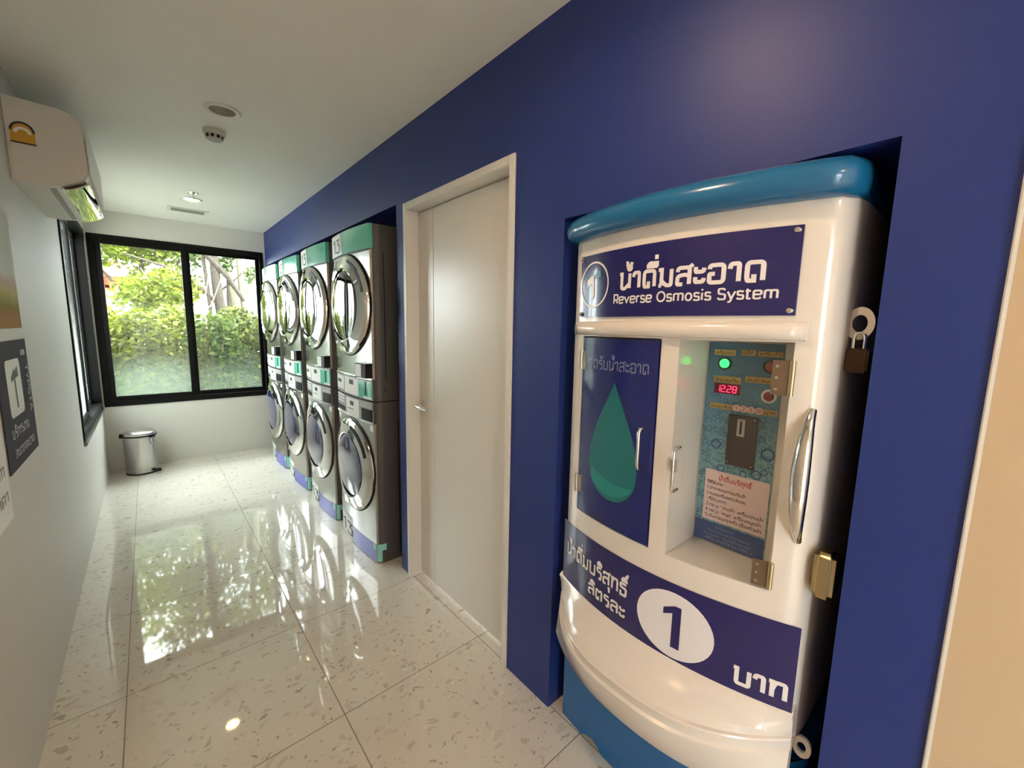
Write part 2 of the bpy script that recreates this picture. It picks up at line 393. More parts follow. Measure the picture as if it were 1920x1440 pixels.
# glyph: (advance, [polylines]); ('c', pts) is smoothed
G = {
 'น': (.98, [('l', [(-.02, 1), (.16, 1), (.16, .3)]), ('c', [(.16, .3), (.16, 0), (.42, -.02), (.56, .1), (.8, .34)]), ('l', [(.8, 1), (.8, 0)])]),
 'บ': (1.0, [('l', [(-.02, 1), (.16, 1), (.16, .3)]), ('c', [(.16, .3), (.16, 0), (.4, 0), (.6, 0), (.82, 0), (.82, .3)]), ('l', [(.82, .3), (.82, 1)])]),
 'า': (.64, [('c', [(.02, .72), (.06, .99), (.26, 1), (.46, 1), (.46, .7)]), ('l', [(.46, .7), (.46, 0)])]),
 'ำ': (.64, [('c', [(.02, .72), (.06, .99), (.26, 1), (.46, 1), (.46, .7)]), ('l', [(.46, .7), (.46, 0)]), ('l', ell(-.3, 1.36, .12, .12))]),
 'ด': (1.0, [('l', [(.82, 0), (.82, .6)]), ('c', [(.82, .6), (.82, 1), (.45, 1), (.1, 1), (.1, .5)]), ('c', [(.1, .5), (.1, .22), (.14, 0), (.22, 0)]), ('l', [(.2, 0), (.42, 0), (.42, .34)])]),
 'ต': (1.0, [('l', [(.82, 0), (.82, .6)]), ('c', [(.82, .6), (.82, 1), (.66, 1), (.46, .8), (.26, 1), (.1, .95), (.1, .5)]), ('c', [(.1, .5), (.1, .22), (.14, 0), (.22, 0)]), ('l', [(.2, 0), (.42, 0), (.42, .34)])]),
 'ม': (1.0, [('l', [(-.02, 1), (.2, 1), (.2, .0)]), ('l', [(.2, 0), (.02, 0)]), ('c', [(.2, .3), (.5, 0), (.62, .0), (.82, .0), (.82, .3)]), ('l', [(.82, .3), (.82, 1)])]),
 'ส': (.98, [('l', [(.8, 0), (.8, .6)]), ('c', [(.8, .6), (.8, 1), (.44, 1), (.14, 1), (.1, .76)]), ('c', [(.8, .5), (.5, .58), (.12, .5), (.1, .24)]), ('c', [(.1, .24), (.1, 0), (.24, 0), (.42, 0)]), ('l', [(.66, .9), (.98, 1.16)])]),
 'ล': (.98, [('l', [(.8, 0), (.8, .6)]), ('c', [(.8, .6), (.8, 1), (.44, 1), (.14, 1), (.1, .76)]), ('c', [(.8, .5), (.5, .58), (.12, .5), (.1, .24)]), ('c', [(.1, .24), (.1, 0), (.24, 0), (.42, 0)])]),
 'ะ': (.62, [('c', [(.06, .98), (.06, .68), (.2, .68), (.5, .68), (.52, .9)]), ('c', [(.06, .38), (.06, .08), (.2, .08), (.5, .08), (.52, .3)])]),
 'อ': (1.0, [('c', [(.38, .5), (.2, .5), (.1, .5), (.1, .25), (.1, 0), (.46, 0), (.82, 0), (.82, .5), (.82, 1), (.46, 1), (.12, 1), (.1, .78)])]),
 'ร': (.78, [('c', [(.64, 1.0), (.12, 1.02), (.12, .84), (.12, .64), (.4, .62), (.66, .6), (.64, .34), (.62, 0), (.5, 0), (.32, 0)])]),
 'ท': (.98, [('l', [(-.02, 1), (.16, 1), (.16, 0)]), ('c', [(.16, .5), (.3, 1), (.54, 1), (.8, 1), (.8, .66)]), ('l', [(.8, .66), (.8, 0)])]),
 'ธ': (.9, [('l', [(.74, 1), (.2, 1)]), ('c', [(.24, 1), (.1, .98), (.1, .84), (.1, .66), (.4, .64), (.74, .62), (.72, .34), (.7, 0), (.5, 0)]), ('l', [(.5, 0), (.12, 0), (.12, .36)])]),
 'จ': (.86, [('c', [(.04, .74), (.06, 1), (.36, 1), (.68, 1), (.68, .6)]), ('l', [(.68, .6), (.68, 0), (.4, 0), (.4, .36)])]),
 'ก': (.94, [('l', [(.8, 0), (.8, .6)]), ('c', [(.8, .6), (.8, 1), (.46, 1), (.16, 1), (.08, .8)]), ('l', [(.08, .8), (.2, .62), (.12, .5), (.12, 0)])]),
 'ว': (.7, [('c', [(.04, .76), (.06, 1), (.3, 1), (.56, 1), (.56, .6)]), ('l', [(.56, .6), (.56, 0), (.3, 0), (.3, .3)])]),
 'ง': (.74, [('l', [(.36, 1), (.6, 1), (.56, 0)]), ('c', [(.56, .02), (.3, .0), (.06, .5)])]),
 'ห': (1.0, [('l', [(-.02, 1), (.14, 1), (.14, 0)]), ('c', [(.14, .4), (.4, .6), (.66, .7), (.76, .5)]), ('l', [(.8, .4), (.8, 0)]), ('l', ell(.72, .84, .13, .14))]),
 'ย': (.96, [('c', [(.1, 1), (.1, .6), (.3, .56)]), ('c', [(.3, .56), (.1, .5), (.1, 0), (.4, 0), (.8, 0), (.8, .3)]), ('l', [(.8, .3), (.8, 1)])]),
 'ช': (.9, [('l', [(.04, .8), (.1, 1), (.3, .9), (.2, .3)]), ('c', [(.2, .3), (.2, 0), (.44, 0), (.7, 0), (.7, .3)]), ('c', [(.7, .3), (.7, .7), (.5, .8), (.8, 1.1)])]),
 'ภ': (.98, [('l', [(.8, 0), (.8, .6)]), ('c', [(.8, .6), (.8, 1), (.46, 1), (.16, 1), (.1, .8)]), ('l', [(.12, .8), (.22, .6), (.18, 0), (.02, 0)])]),
 'ค': (1.0, [('l', [(.82, 0), (.82, .6)]), ('c', [(.82, .6), (.82, 1), (.45, 1), (.1, 1), (.1, .5), (.1, .1), (.14, 0)]), ('c', [(.14, 0), (.3, .5), (.5, .5)])]),
 'เ': (.34, [('l', [(.14, 1), (.14, 0), (.28, 0)])]),
 'แ': (.6, [('l', [(.12, 1), (.12, 0), (.22, 0)]), ('l', [(.4, 1), (.4, 0), (.5, 0)])]),
 'ใ': (.4, [('c', [(.3, 0), (.16, 0), (.16, .3), (.16, 1.1), (.3, 1.5), (.04, 1.5), (.04, 1.25)])]),
 'ไ': (.4, [('l', [(.3, 0), (.16, 0), (.16, 1.3), (.02, 1.5)])]),
 'ญ': (1.2, [('l', [(.1, 0), (.1, .9)]), ('c', [(.1, .8), (.2, 1), (.5, 1), (.6, .8)]), ('l', [(.6, .8), (.6, 0), (1.0, 0), (1.0, 1)])]),
 '้': (0, [('c', [(-.62, 1.72), (-.5, 1.72), (-.46, 1.6), (-.52, 1.46)]), ('l', [(-.56, 1.46), (-.2, 1.46)]), ('l', [(-.24, 1.44), (-.14, 1.74)])]),
 '่': (0, [('l', [(-.2, 1.72), (-.2, 2.0)])]),
 'ิ': (0, [('c', [(-.78, 1.28), (-.62, 1.52), (-.4, 1.52), (-.18, 1.28)]), ('l', [(-.84, 1.28), (-.12, 1.28)])]),
 'ี': (0, [('c', [(-.78, 1.28), (-.62, 1.52), (-.4, 1.52), (-.2, 1.28)]), ('l', [(-.84, 1.28), (-.12, 1.28)]), ('l', [(-.16, 1.2), (-.16, 1.58)])]),
 'ื': (0, [('c', [(-.8, 1.28), (-.66, 1.5), (-.5, 1.5), (-.36, 1.28)]), ('l', [(-.86, 1.28), (-.12, 1.28)]), ('l', [(-.38, 1.24), (-.38, 1.6)]), ('l', [(-.16, 1.24), (-.16, 1.6)])]),
 'ั': (0, [('c', [(-.6, 1.3), (-.6, 1.56), (-.46, 1.4), (-.5, 1.26), (-.2, 1.26), (-.1, 1.56)])]),
 'ุ': (0, [('l', [(-.36, -.26), (-.18, -.26), (-.18, -.64)])]),
 '์': (0, [('l', [(-.42, 1.66), (-.1, 1.66)]), ('l', [(-.3, 1.7), (-.06, 1.96)])]),
 '็': (0, [('c', [(-.7, 1.3), (-.5, 1.55), (-.3, 1.3), (-.1, 1.6)])]),
 'R': (.98, [('l', [(.14, 0), (.14, 1.4), (.5, 1.4)]), ('c', [(.5, 1.4), (.86, 1.4), (.86, .98), (.86, .56), (.5, .56)]), ('l', [(.5, .56), (.14, .56)]), ('l', [(.5, .56), (.88, 0)])]),
 'O': (1.36, [('l', ell(.66, .7, .56, .7, n=28))]),
 'S': (.98, [('c', [(.84, 1.2), (.7, 1.4), (.46, 1.4), (.1, 1.4), (.12, 1.04), (.14, .76), (.48, .7), (.86, .64), (.86, .34), (.86, 0), (.46, 0), (.2, 0), (.06, .22)])]),
 'e': (.96, [('c', [(.1, .52), (.5, .52), (.86, .52)]), ('c', [(.86, .52), (.86, 1), (.48, 1), (.1, 1), (.1, .5), (.1, 0), (.5, 0), (.7, 0), (.82, .18)])]),
 'v': (.92, [('l', [(.06, 1), (.45, .04), (.84, 1)])]),
 'r': (.64, [('l', [(.14, 0), (.14, 1)]), ('c', [(.14, .6), (.2, .98), (.58, .96)])]),
 's': (.8, [('c', [(.7, .86), (.58, 1), (.4, 1), (.1, 1), (.12, .74), (.14, .52), (.4, .5), (.7, .48), (.7, .26), (.7, 0), (.4, 0), (.16, 0), (.06, .16)])]),
 'm': (1.5, [('l', [(.14, 0), (.14, 1)]), ('c', [(.14, .6), (.18, 1), (.46, 1), (.74, 1), (.74, .6)]), ('l', [(.74, .6), (.74, 0)]), ('c', [(.74, .6), (.78, 1), (1.06, 1), (1.34, 1), (1.34, .6)]), ('l', [(1.34, .6), (1.34, 0)])]),
 'o': (1.0, [('l', ell(.48, .5, .38, .5))]),
 'i': (.36, [('l', [(.16, 0), (.16, 1)]), ('l', [(.16, 1.28), (.16, 1.5)])]),
 'y': (.92, [('l', [(.06, 1), (.46, .06)]), ('c', [(.86, 1), (.5, .1), (.38, -.36), (.1, -.36)])]),
 't': (.66, [('c', [(.22, 1.28), (.22, .3), (.22, 0), (.44, 0), (.58, .04)]), ('l', [(.02, 1), (.56, 1)])]),
 'U': (1.1, [('c', [(.14, 1.4), (.14, .5), (.14, 0), (.52, 0), (.9, 0), (.9, .5), (.9, 1.4)])]),
 'V': (1.1, [('l', [(.04, 1.4), (.52, .04), (1.0, 1.4)])]),
 'T': (1.0, [('l', [(.02, 1.4), (.94, 1.4)]), ('l', [(.48, 1.4), (.48, 0)])]),
 'I': (.34, [('l', [(.16, 0), (.16, 1.4)])]),
 'P': (.9, [('l', [(.14, 0), (.14, 1.4), (.46, 1.4)]), ('c', [(.46, 1.4), (.8, 1.4), (.8, 1.0), (.8, .6), (.46, .6)]), ('l', [(.46, .6), (.14, .6)])]),
 'Y': (.9, [('l', [(.02, 1.4), (.44, .66), (.86, 1.4)]), ('l', [(.44, .66), (.44, 0)])]),
 'A': (1.0, [('l', [(.02, 0), (.48, 1.4), (.94, 0)]), ('l', [(.2, .45), (.76, .45)])]),
 '1': (.6, [('l', [(.02, 1.16), (.38, 1.36)]), ('l', [(.38, 1.5), (.38, 0)])]),
 '2': (.9, [('c', [(.08, 1.15), (.16, 1.4), (.42, 1.4), (.78, 1.4), (.78, 1.0), (.7, .7), (.1, .02)]), ('l', [(.06, 0), (.84, 0)])]),
 '3': (.9, [('l', [(.1, 1.4), (.74, 1.4), (.42, .86)]), ('c', [(.42, .84), (.8, .84), (.8, .42), (.8, 0), (.42, 0), (.16, 0), (.04, .2)])]),
 '4': (.96, [('l', [(.6, 0), (.6, 1.4), (.06, .4), (.86, .4)])]),
 '5': (.9, [('l', [(.74, 1.4), (.2, 1.4), (.14, .8)]), ('c', [(.14, .8), (.8, .96), (.8, .44), (.8, 0), (.42, 0), (.16, 0), (.06, .2)])]),
 '0': (.96, [('l', ell(.46, .7, .38, .7))]),
 '.': (.36, [('l', [(.14, -.06), (.14, .14)])]), '"': (.4, [('l', [(.1, 1.1), (.1, 1.4)]), ('l', [(.26, 1.1), (.26, 1.4)])]),
 ' ': (.5, []), ',': (.34, [('l', [(.14, .1), (.06, -.24)])]),
}
def text_width(s, sp=.1): return sum(G[c][0] + (sp if G[c][0] else 0) for c in s if c in G)
def strokes(b, s, fn, w=.2, sp=.1, vscale=1.0):
    """lay the string s out in em units and put every stroke through fn(u, v) -> point"""
    x = 0.0
    for ch in s:
        if ch not in G: x += .5; continue
        adv, pls = G[ch]
        for kind, pts in pls:
            p = cha(pts) if kind == 'c' else list(pts)
            q = [p[0]]
            for a, c in zip(p, p[1:]):
                n = max(1, int(math.dist(a, c) / .4))
                for k in range(1, n + 1): q.append((a[0] + (c[0] - a[0]) * k / n, a[1] + (c[1] - a[1]) * k / n))
            closed = math.dist(q[0], q[-1]) < 1e-6
            if closed: q = q[:-1]
            L, R_ = [], []; n = len(q)
            for i, a in enumerate(q):
                d = []
                if i > 0 or closed: e = (a[0] - q[i - 1][0], a[1] - q[i - 1][1]); l = math.hypot(*e) or 1; d.append((e[0] / l, e[1] / l))
                if i < n - 1 or closed: e = (q[(i + 1) % n][0] - a[0], q[(i + 1) % n][1] - a[1]); l = math.hypot(*e) or 1; d.append((e[0] / l, e[1] / l))
                tx = sum(e[0] for e in d) / len(d); ty = sum(e[1] for e in d) / len(d); l = math.hypot(tx, ty)
                if l < .35: tx, ty = d[0]; l = 1.0
                nx, ny = -ty / l, tx / l; k = min(1.7, 1 / l) * w / 2
                L.append((x + a[0] + nx * k, (a[1] + ny * k) * vscale)); R_.append((x + a[0] - nx * k, (a[1] - ny * k) * vscale))
            b.grid([[fn(*u) for u in L], [fn(*u) for u in R_]], closed_u=closed)
        x += adv + (sp if adv else 0)
    return b
def flat_poly(b, pts, fn, n=1):
    b.face([fn(*p) for p in pts])

# ------------------------------------------------------------------ the room shell
XR, XL, YB, H, YF = 1.026, -0.357, 5.303, 2.377, -2.6
b = B(); b.box(-0.5, 1.9, YF - .1, YB + .12, -0.1, 0.0); struct(obj('floor', b, m_floor, smooth=False))

LIGHTS = [(0.336, 0.62), (0.336, 2.456), (0.341, 4.32), (0.336, -1.25)]
def ceiling():
    b = B(); hs, hr = 0.10, 0.052
    ys = [YF - .1]
    for x, y in sorted(LIGHTS, key=lambda q: q[1]): ys += [y - hs, y + hs]
    ys.append(YB + .14)
    X0, X1 = -0.5, 1.9
    for i in range(len(ys) - 1):
        y0, y1 = ys[i], ys[i + 1]
        if i % 2 == 0: b.face([(X0, y0, H), (X1, y0, H), (X1, y1, H), (X0, y1, H)])
        else:
            cx = sorted(LIGHTS, key=lambda q: q[1])[i // 2][0]; cy = (y0 + y1) / 2
            b.face([(X0, y0, H), (cx - hs, y0, H), (cx - hs, y1, H), (X0, y1, H)])
            b.face([(cx + hs, y0, H), (X1, y0, H), (X1, y1, H), (cx + hs, y1, H)])
            n = 32
            def sq(a):
                c, s_ = math.cos(a), math.sin(a); k = hs / max(abs(c), abs(s_)); return (cx + c * k, cy + s_ * k, H)
            for k in range(n):
                a0, a1 = 2 * math.pi * k / n, 2 * math.pi * (k + 1) / n
                b.face([(cx + hr * math.cos(a0), cy + hr * math.sin(a0), H), sq(a0), sq(a1), (cx + hr * math.cos(a1), cy + hr * math.sin(a1), H)])
    # slab above, open void between
    b.box(X0, X1, YF - .1, YB + .14, H + .16, H + .3)
    b.box(X0, X0 + .02, YF - .1, YB + .14, H, H + .2); b.box(X1 - .02, X1, YF - .1, YB + .14, H, H + .2)
    b.box(X0, X1, YF - .1, YF - .08, H, H + .2); b.box(X0, X1, YB + .12, YB + .14, H, H + .2)
    return struct(obj('ceiling', b, m_ceil, smooth=False))
ceiling()
b = B(); b.box(-.5, 1.9, YB + .14, 5.98, H + .18, H + .28); struct(obj('sky_block_eave', b, m_ceil, smooth=False))  # unseen overhang added to cut skylight on the floor by the window

def wall_x(name, x0, x1, yr, holes, m):
    """wall between planes x0 and x1 with rectangular holes (y0,y1,z0,z1), made of boxes"""
    b = B(); ys = sorted({yr[0], yr[1]} | {h[0] for h in holes} | {h[1] for h in holes})
    for a, c in zip(ys, ys[1:]):
        hh = [h for h in holes if h[0] <= a + 1e-6 and h[1] >= c - 1e-6]
        zs = [(0, H)]
        for h in hh:
            nz = []
            for z in zs:
                if h[2] > z[0]: nz.append((z[0], min(z[1], h[2])))
                if h[3] < z[1]: nz.append((max(z[0], h[3]), z[1]))
            zs = nz
        for z in zs: b.box(x0, x1, a, c, z[0], z[1])
    return struct(obj(name, b, m, smooth=False))
EY0, EY1, EZ = -2.5, -1.5, 2.15
WY0, WY1, WZ0, WZ1 = 3.724, 5.17, 0.63, 2.17
wall_x('wall_left', XL - .14, XL, (YF, YB), [(WY0, WY1, WZ0, WZ1), (EY0, EY1, 0, EZ)], m_wall)
# back wall with the window opening
b = B(); bx0, bx1, bz0, bz1 = -0.347, 1.005, 0.608, 2.165
b.box(XL - .14, bx0, YB, YB + .12, 0, H); b.box(bx1, 1.9, YB, YB + .12, 0, H)
b.box(bx0, bx1, YB, YB + .12, 0, bz0); b.box(bx0, bx1, YB, YB + .12, bz1, H)
struct(obj('wall_back', b, m_wall, smooth=False))
# blue wall: laundry alcove, door opening, vending niche
AL0, AL1, ALZ = 2.115, 5.24, 2.03
NI0, NI1, NIZ = 0.141, 0.931, 1.75
DO0, DO1, DOZ = 1.171, 2.028, 2.016
b = B()
T = 0.08
for y0, y1, z0, z1 in ((-.008, NI0, 0, H), (NI0, NI1, NIZ, H), (NI1, DO0, 0, H), (DO0, DO1, DOZ, H), (DO1, AL0, 0, H), (AL0, AL1, ALZ, H), (AL1, YB, 0, H)):
    b.box(XR, XR + T, y0, y1, z0, z1)
def recess(y0, y1, z1, x1, t=.03):
    b.box(XR + T, x1, y0 - t, y0, 0, z1 + t); b.box(XR + T, x1, y1, y1 + t, 0, z1 + t); b.box(XR + T, x1, y0, y1, z1, z1 + t); b.box(x1, x1 + t, y0 - t, y1 + t, 0, z1 + t)
recess(NI0, NI1, NIZ, 1.72); recess(AL0, AL1, ALZ, 1.80)
struct(obj('wall_right', b, m_blue, smooth=False))
b = B(); b.box(XR - .004, XR + T, YF, -.008, 0, H, .003); struct(obj('wall_right_near', b, m_cream, smooth=False))
b = B(); b.box(XR - .007, XR + .02, -.013, -.006, 0, H, .002); struct(obj('trim_2', b, m_trimw, smooth=False))
b = B(); b.box(XL - .14, 1.9, YF - .1, YF, 0, H); struct(obj('wall_front', b, m_wall, smooth=False))

# ------------------------------------------------------------------ windows
m_pane1 = pane_mat('misted_glass', 0.02, 0.42, 0.66, 1.15)
m_pane2 = pane_mat('misted_glass_with_screen', 0.02, 0.22, 0.66, 1.1, 0.08)
m_pane3 = pane_mat('side_window_glass', 0.04, 0.55, 0.60, 1.7, 0.0, (0.72, 0.80, 0.78))  # mist made brighter, standing in for daylight on the side glass
w = sbase('window_1', (0.33, YB, bz0))
def frame(b, x0, x1, y0, y1, z0, z1, wl, wr, wb, wt, bev=.004):
    b.box(x0, x0 + wl, y0, y1, z0, z1, bev); b.box(x1 - wr, x1, y0, y1, z0, z1, bev)
    b.box(x0 + wl, x1 - wr, y0, y1, z0, z0 + wb, bev); b.box(x0 + wl, x1 - wr, y0, y1, z1 - wt, z1, bev)
b = B(); frame(b, bx0, bx1, YB - .012, YB + .10, bz0, bz1, .045, .035, .05, .045); obj('outer_frame', b, m_black, w)
b = B(); frame(b, bx0 + .045, .345, YB + .006, YB + .036, bz0 + .05, bz1 - .045, .04, .045, .042, .035); s1 = obj('sliding_sash', b, m_black, w)
b = B(); frame(b, .32, bx1 - .035, YB + .04, YB + .07, bz0 + .05, bz1 - .045, .05, .035, .042, .035); s2 = obj('sliding_sash', b, m_black, w)
b = B(); b.box(bx0 + .08, .30, YB + .019, YB + .023, bz0 + .09, bz1 - .078); o = obj('pane', b, m_pane1, s1)
b = B(); b.box(.36, bx1 - .065, YB + .053, YB + .057, bz0 + .09, bz1 - .078); o = obj('pane', b, m_pane2, s2)
# the panes' mist is measured from the floor, so their meshes keep world heights
for sname in (s1, s2):
    for c in sname.children:
        me = c.data; off = base_of(c)
        me.transform(Matrix.Translation(off)); c.location = -off
w2 = sbase('window_2', (XL, WY0, WZ0))
def frame_x(b, x0, x1, y0, y1, z0, z1, wy, wz, bev=.004):
    b.box(x0, x1, y0, y0 + wy, z0, z1, bev); b.box(x0, x1, y1 - wy, y1, z0, z1, bev)
    b.box(x0, x1, y0 + wy, y1 - wy, z0, z0 + wz, bev); b.box(x0, x1, y0 + wy, y1 - wy, z1 - wz, z1, bev)
b = B(); frame_x(b, XL - .135, XL + .008, WY0, WY1, WZ0, WZ1, .05, .05); obj('outer_frame', b, m_black, w2)
ym = (WY0 + WY1) / 2
b = B(); frame_x(b, XL - .05, XL - .02, WY0 + .05, ym + .02, WZ0 + .05, WZ1 - .05, .04, .04); s1 = obj('sliding_sash', b, m_black, w2)
b = B(); frame_x(b, XL - .085, XL - .055, ym - .02, WY1 - .05, WZ0 + .05, WZ1 - .05, .04, .04); s2 = obj('sliding_sash', b, m_black, w2)
b = B(); b.box(XL - .037, XL - .033, WY0 + .09, ym - .02, WZ0 + .09, WZ1 - .09); obj('pane', b, m_pane3, s1)
b = B(); b.box(XL - .072, XL - .068, ym + .02, WY1 - .09, WZ0 + .09, WZ1 - .09); obj('pane', b, m_pane3, s2)
for sname in (s1, s2):
    for c in sname.children:
        off = base_of(c); c.data.transform(Matrix.Translation(off)); c.location = -off
b = B(); b.box(XL - .03, XL + .016, WY0 - .01, WY1 + .005, WZ0 - .03, WZ0 + .004, .006); obj('sill_rail', b, MT('grey_aluminium', (120, 120, 118), .25, .9), w2)

# unseen glazed opening added behind the viewer to let in extra daylight
e3 = sbase('daylight_opening', (XL - .07, -2.0, 0)); em = (EY0 + EY1) / 2
for ya, yb in ((EY0, em), (em, EY1)):
    b = B(); frame_x(b, XL - .09, XL - .05, ya, yb, 0.002, EZ, .05, .05); lf = obj('daylight_leaf', b, m_black, e3)
    b = B(); b.box(XL - .073, XL - .067, ya + .05, yb - .05, .052, EZ - .05); obj('pane', b, m_acr, lf)
b = B(); b.box(XL - 1.9, XL - .14, EY0 - .4, EY1 + .4, 2.25, 2.32); struct(obj('sky_block_canopy', b, m_wall, smooth=False))  # unseen roof added to block sky at the opening, leaving ground bounce

# ------------------------------------------------------------------ door
d = sbase('door_1', (XR, DO0, 0))
b = B()
b.box(XR - .008, XR + .11, DO0, DO0 + .03, 0, DOZ, .003); b.box(XR - .008, XR + .11, DO1 - .03, DO1, 0, DOZ, .003)
b.box(XR - .008, XR + .11, DO0 + .03, DO1 - .03, DOZ - .035, DOZ, .003)
b.box(XR + .085, XR + .11, DO0 + .03, DO0 + .042, 0, DOZ - .035, .002); b.box(XR + .085, XR + .11, DO0 + .03, DO1 - .03, DOZ - .047, DOZ - .035, .002)
obj('door_frame', b, m_trimw, d)
b = B(); LX = XR + .062
b.box(LX, LX + .04, DO0 + .033, 1.846, .008, DOZ - .04, .0015); b.box(LX, LX + .04, 1.850, DO1 - .033, .008, DOZ - .04, .0015); b.box(LX + .004, LX + .04, 1.845, 1.851, .008, DOZ - .04)
leaf = obj('door_leaf', b, m_door, d)
b = B(); b.lathe([(0, .012), (.024, .012), (.026, .006), (.026, 0)], (LX, 1.955, .985), 'X', 24, -1)
b.tube([(LX - .01, 1.955, .985), (LX - .045, 1.955, .985)], .009, 12)
b.tube([(LX - .045, 1.957, .985), (LX - .05, 1.935, .985), (LX - .05, 1.90, .983), (LX - .046, 1.845, .98)], [.011, .0115, .0105, .008], 12)
obj('door_handle', b, m_chrome, leaf)
b = B(); b.box(XR - .008, XR + .055, DO0 + .03, DO1 - .03, .0, .0012); obj('trim_1', b, m_floor, smooth=False)['kind'] = 'structure'

# ------------------------------------------------------------------ ceiling fittings
def downlight(x, y, on, label, group='round recessed ceiling downlights'):
    t = thing('ceiling_downlight', label, 'ceiling light', (x, y, H), group)
    b = B(); b.lathe([(.052, 0.0), (.052, -.004), (.060, -.009), (.070, -.008), (.074, -.003), (.074, -.0005)], (x, y, H), 'Z', 40); obj('trim_ring', b, m_trimw, t)
    b = B(); b.lathe([(.052, -.004), (.050, .02), (.044, .05), (.036, .07)], (x, y, H), 'Z', 36); obj('reflector', b, m_refl, t)
    z = H + .004 if on else H + .055
    b = B(); b.disc((x, y, z), .0495 if on else .040, 'Z', 32)
    obj('lamp', b, on if on else MT('unlit_lamp_lens', (190, 186, 178), .3), t, norm=False)
    return t
downlight(0.336, 0.62, m_lampon, 'lit round warm downlight in the ceiling above the water machine')
downlight(0.336, 2.456, None, 'unlit round white downlight with a dark reflector, nearer than the smoke detector')
downlight(0.341, 4.32, m_lampfar, 'glowing round downlight in the ceiling beyond the sprinkler')
downlight(0.336, -1.25, m_lampon, 'additional lit round warm downlight, unseen behind the viewer')  # additional unseen lamp, carrying on the row of downlights

t = thing('smoke_detector', 'round white smoke detector on the ceiling behind the unlit downlight', 'smoke detector', (.332, 2.734, H))
b = B(); b.lathe([(.049, 0), (.049, -.016), (.046, -.020), (.044, -.022)], (.332, 2.734, H), 'Z', 36); obj('base', b, MT('detector_white', (196, 194, 186), .5), t)
b = B(); b.lathe([(.044, -.021), (.040, -.026), (.036, -.042), (.028, -.048), (.012, -.050), (0, -.050)], (.332, 2.734, H), 'Z', 36)
obj('sensing_head', b, MT('detector_head', (176, 174, 166), .5), t)
for k in range(10):
    a = 2 * math.pi * k / 10; c, s_ = math.cos(a), math.sin(a)
    b = B(); q = []
    for da, r, z in ((-.18, .0395, -.027), (.18, .0395, -.027), (.16, .0365, -.041), (-.16, .0365, -.041)):
        q.append((.332 + (r + .0012) * math.cos(a + da), 2.734 + (r + .0012) * math.sin(a + da), H + z))
    b.face(q); obj('vent_slot', b, m_blackp, t, norm=False)
t = thing('sprinkler_head', 'small chrome fire sprinkler hanging from the ceiling in front of the lit downlight', 'sprinkler', (.339, 4.10, H))
b = B(); b.lathe([(0, -.008), (.026, -.008), (.032, -.001), (.032, 0)], (.339, 4.10, H), 'Z', 28); obj('escutcheon', b, m_chrome, t)
b = B(); b.tube([(.339, 4.10, H - .006), (.339, 4.10, H - .030)], .008, 12)
for s_ in (-1, 1): b.tube([(.339, 4.10 + s_ * .006, H - .028), (.339, 4.10 + s_ * .013, H - .040), (.339, 4.10 + s_ * .004, H - .056)], .0025, 8)
obj('yoke', b, m_chrome, t)
b = B(); b.lathe([(0, -.057), (.014, -.057), (.014, -.059), (0, -.059)], (.339, 4.10, H), 'Z', 20); obj('deflector', b, m_chrome, t)
t = thing('ceiling_vent', 'rectangular white air grille in the ceiling above the back window', 'air vent', (.345, 4.76, H))
b = B(); x0, x1, y0, y1 = .20, .49, 4.68, 4.85
b.box(x0, x1, y0, y0 + .025, H - .008, H - .0005, .002); b.box(x0, x1, y1 - .025, y1, H - .008, H - .0005, .002); b.box(x0, x0 + .03, y0 + .025, y1 - .025, H - .008, H - .0005, .002); b.box(x1 - .03, x1, y0 + .025, y1 - .025, H - .008, H - .0005, .002)
obj('frame', b, m_trimw, t)
b = B(); b.box(x0 + .03, x1 - .03, y0 + .025, y1 - .025, H - .002, H - .001); obj('backing', b, MT('vent_grey', (128, 126, 118), .6), t)
b = B()
for k in range(11):
    yy = y0 + .031 + k * .0108
    b.box(x0 + .03, x1 - .03, yy, yy + .004, H - .007, H - .002)
obj('slats', b, MT('vent_slats', (168, 166, 158), .5), t)

# ------------------------------------------------------------------ air conditioner on the left wall
AY0, AY1 = 2.57, 3.37
t = thing('air_conditioner', 'white wall mounted air conditioner with an orange rating label on its near end', 'air conditioner', (XL, 2.97, 1.94))
prof = [(XL + .001, 2.25), (-.215, 2.245), (-.175, 2.235), (-.152, 2.212), (-.143, 2.17), (-.139, 2.06), (-.140, 2.003), (-.150, 1.985), (-.225, 1.945), (-.30, 1.935), (XL + .001, 1.94)]
b = B(); b.prism(prof, 'Y', AY0, AY1); bmesh.ops.bevel(b.b, geom=[e for e in b.b.edges if abs(e.verts[0].co.y - e.verts[1].co.y) < 1e-6], offset=.006, segments=2, affect='EDGES', clamp_overlap=True)
obj('casing', b, m_acw, t, sharp=30)
b = B(); b.box(-.1385, -.134, AY0 + .012, AY1 - .012, 2.012, 2.20, .002); obj('front_panel', b, m_acw, t)
b = B(); b.face([(-.215, AY0 + .05, 1.9485), (-.215, AY1 - .05, 1.9485), (-.262, AY1 - .05, 1.9385), (-.262, AY0 + .05, 1.9385)]); obj('outlet_recess', b, m_acg, t, norm=False)
b = B()
pf = [(-.216, 1.936), (-.190, 1.942), (-.165, 1.954), (-.142, 1.972), (-.139, 1.977), (-.142, 1.9795), (-.166, 1.961), (-.190, 1.948), (-.216, 1.941)]
b.prism(pf, 'Y', AY0 + .03, AY1 - .02); obj('louver', b, m_flap, t, sharp=50)
b = B(); b.box(-.226, -.216, AY0 + .02, AY1 - .02, 1.934, 1.943, .002); obj('louver_edge', b, m_white, t)
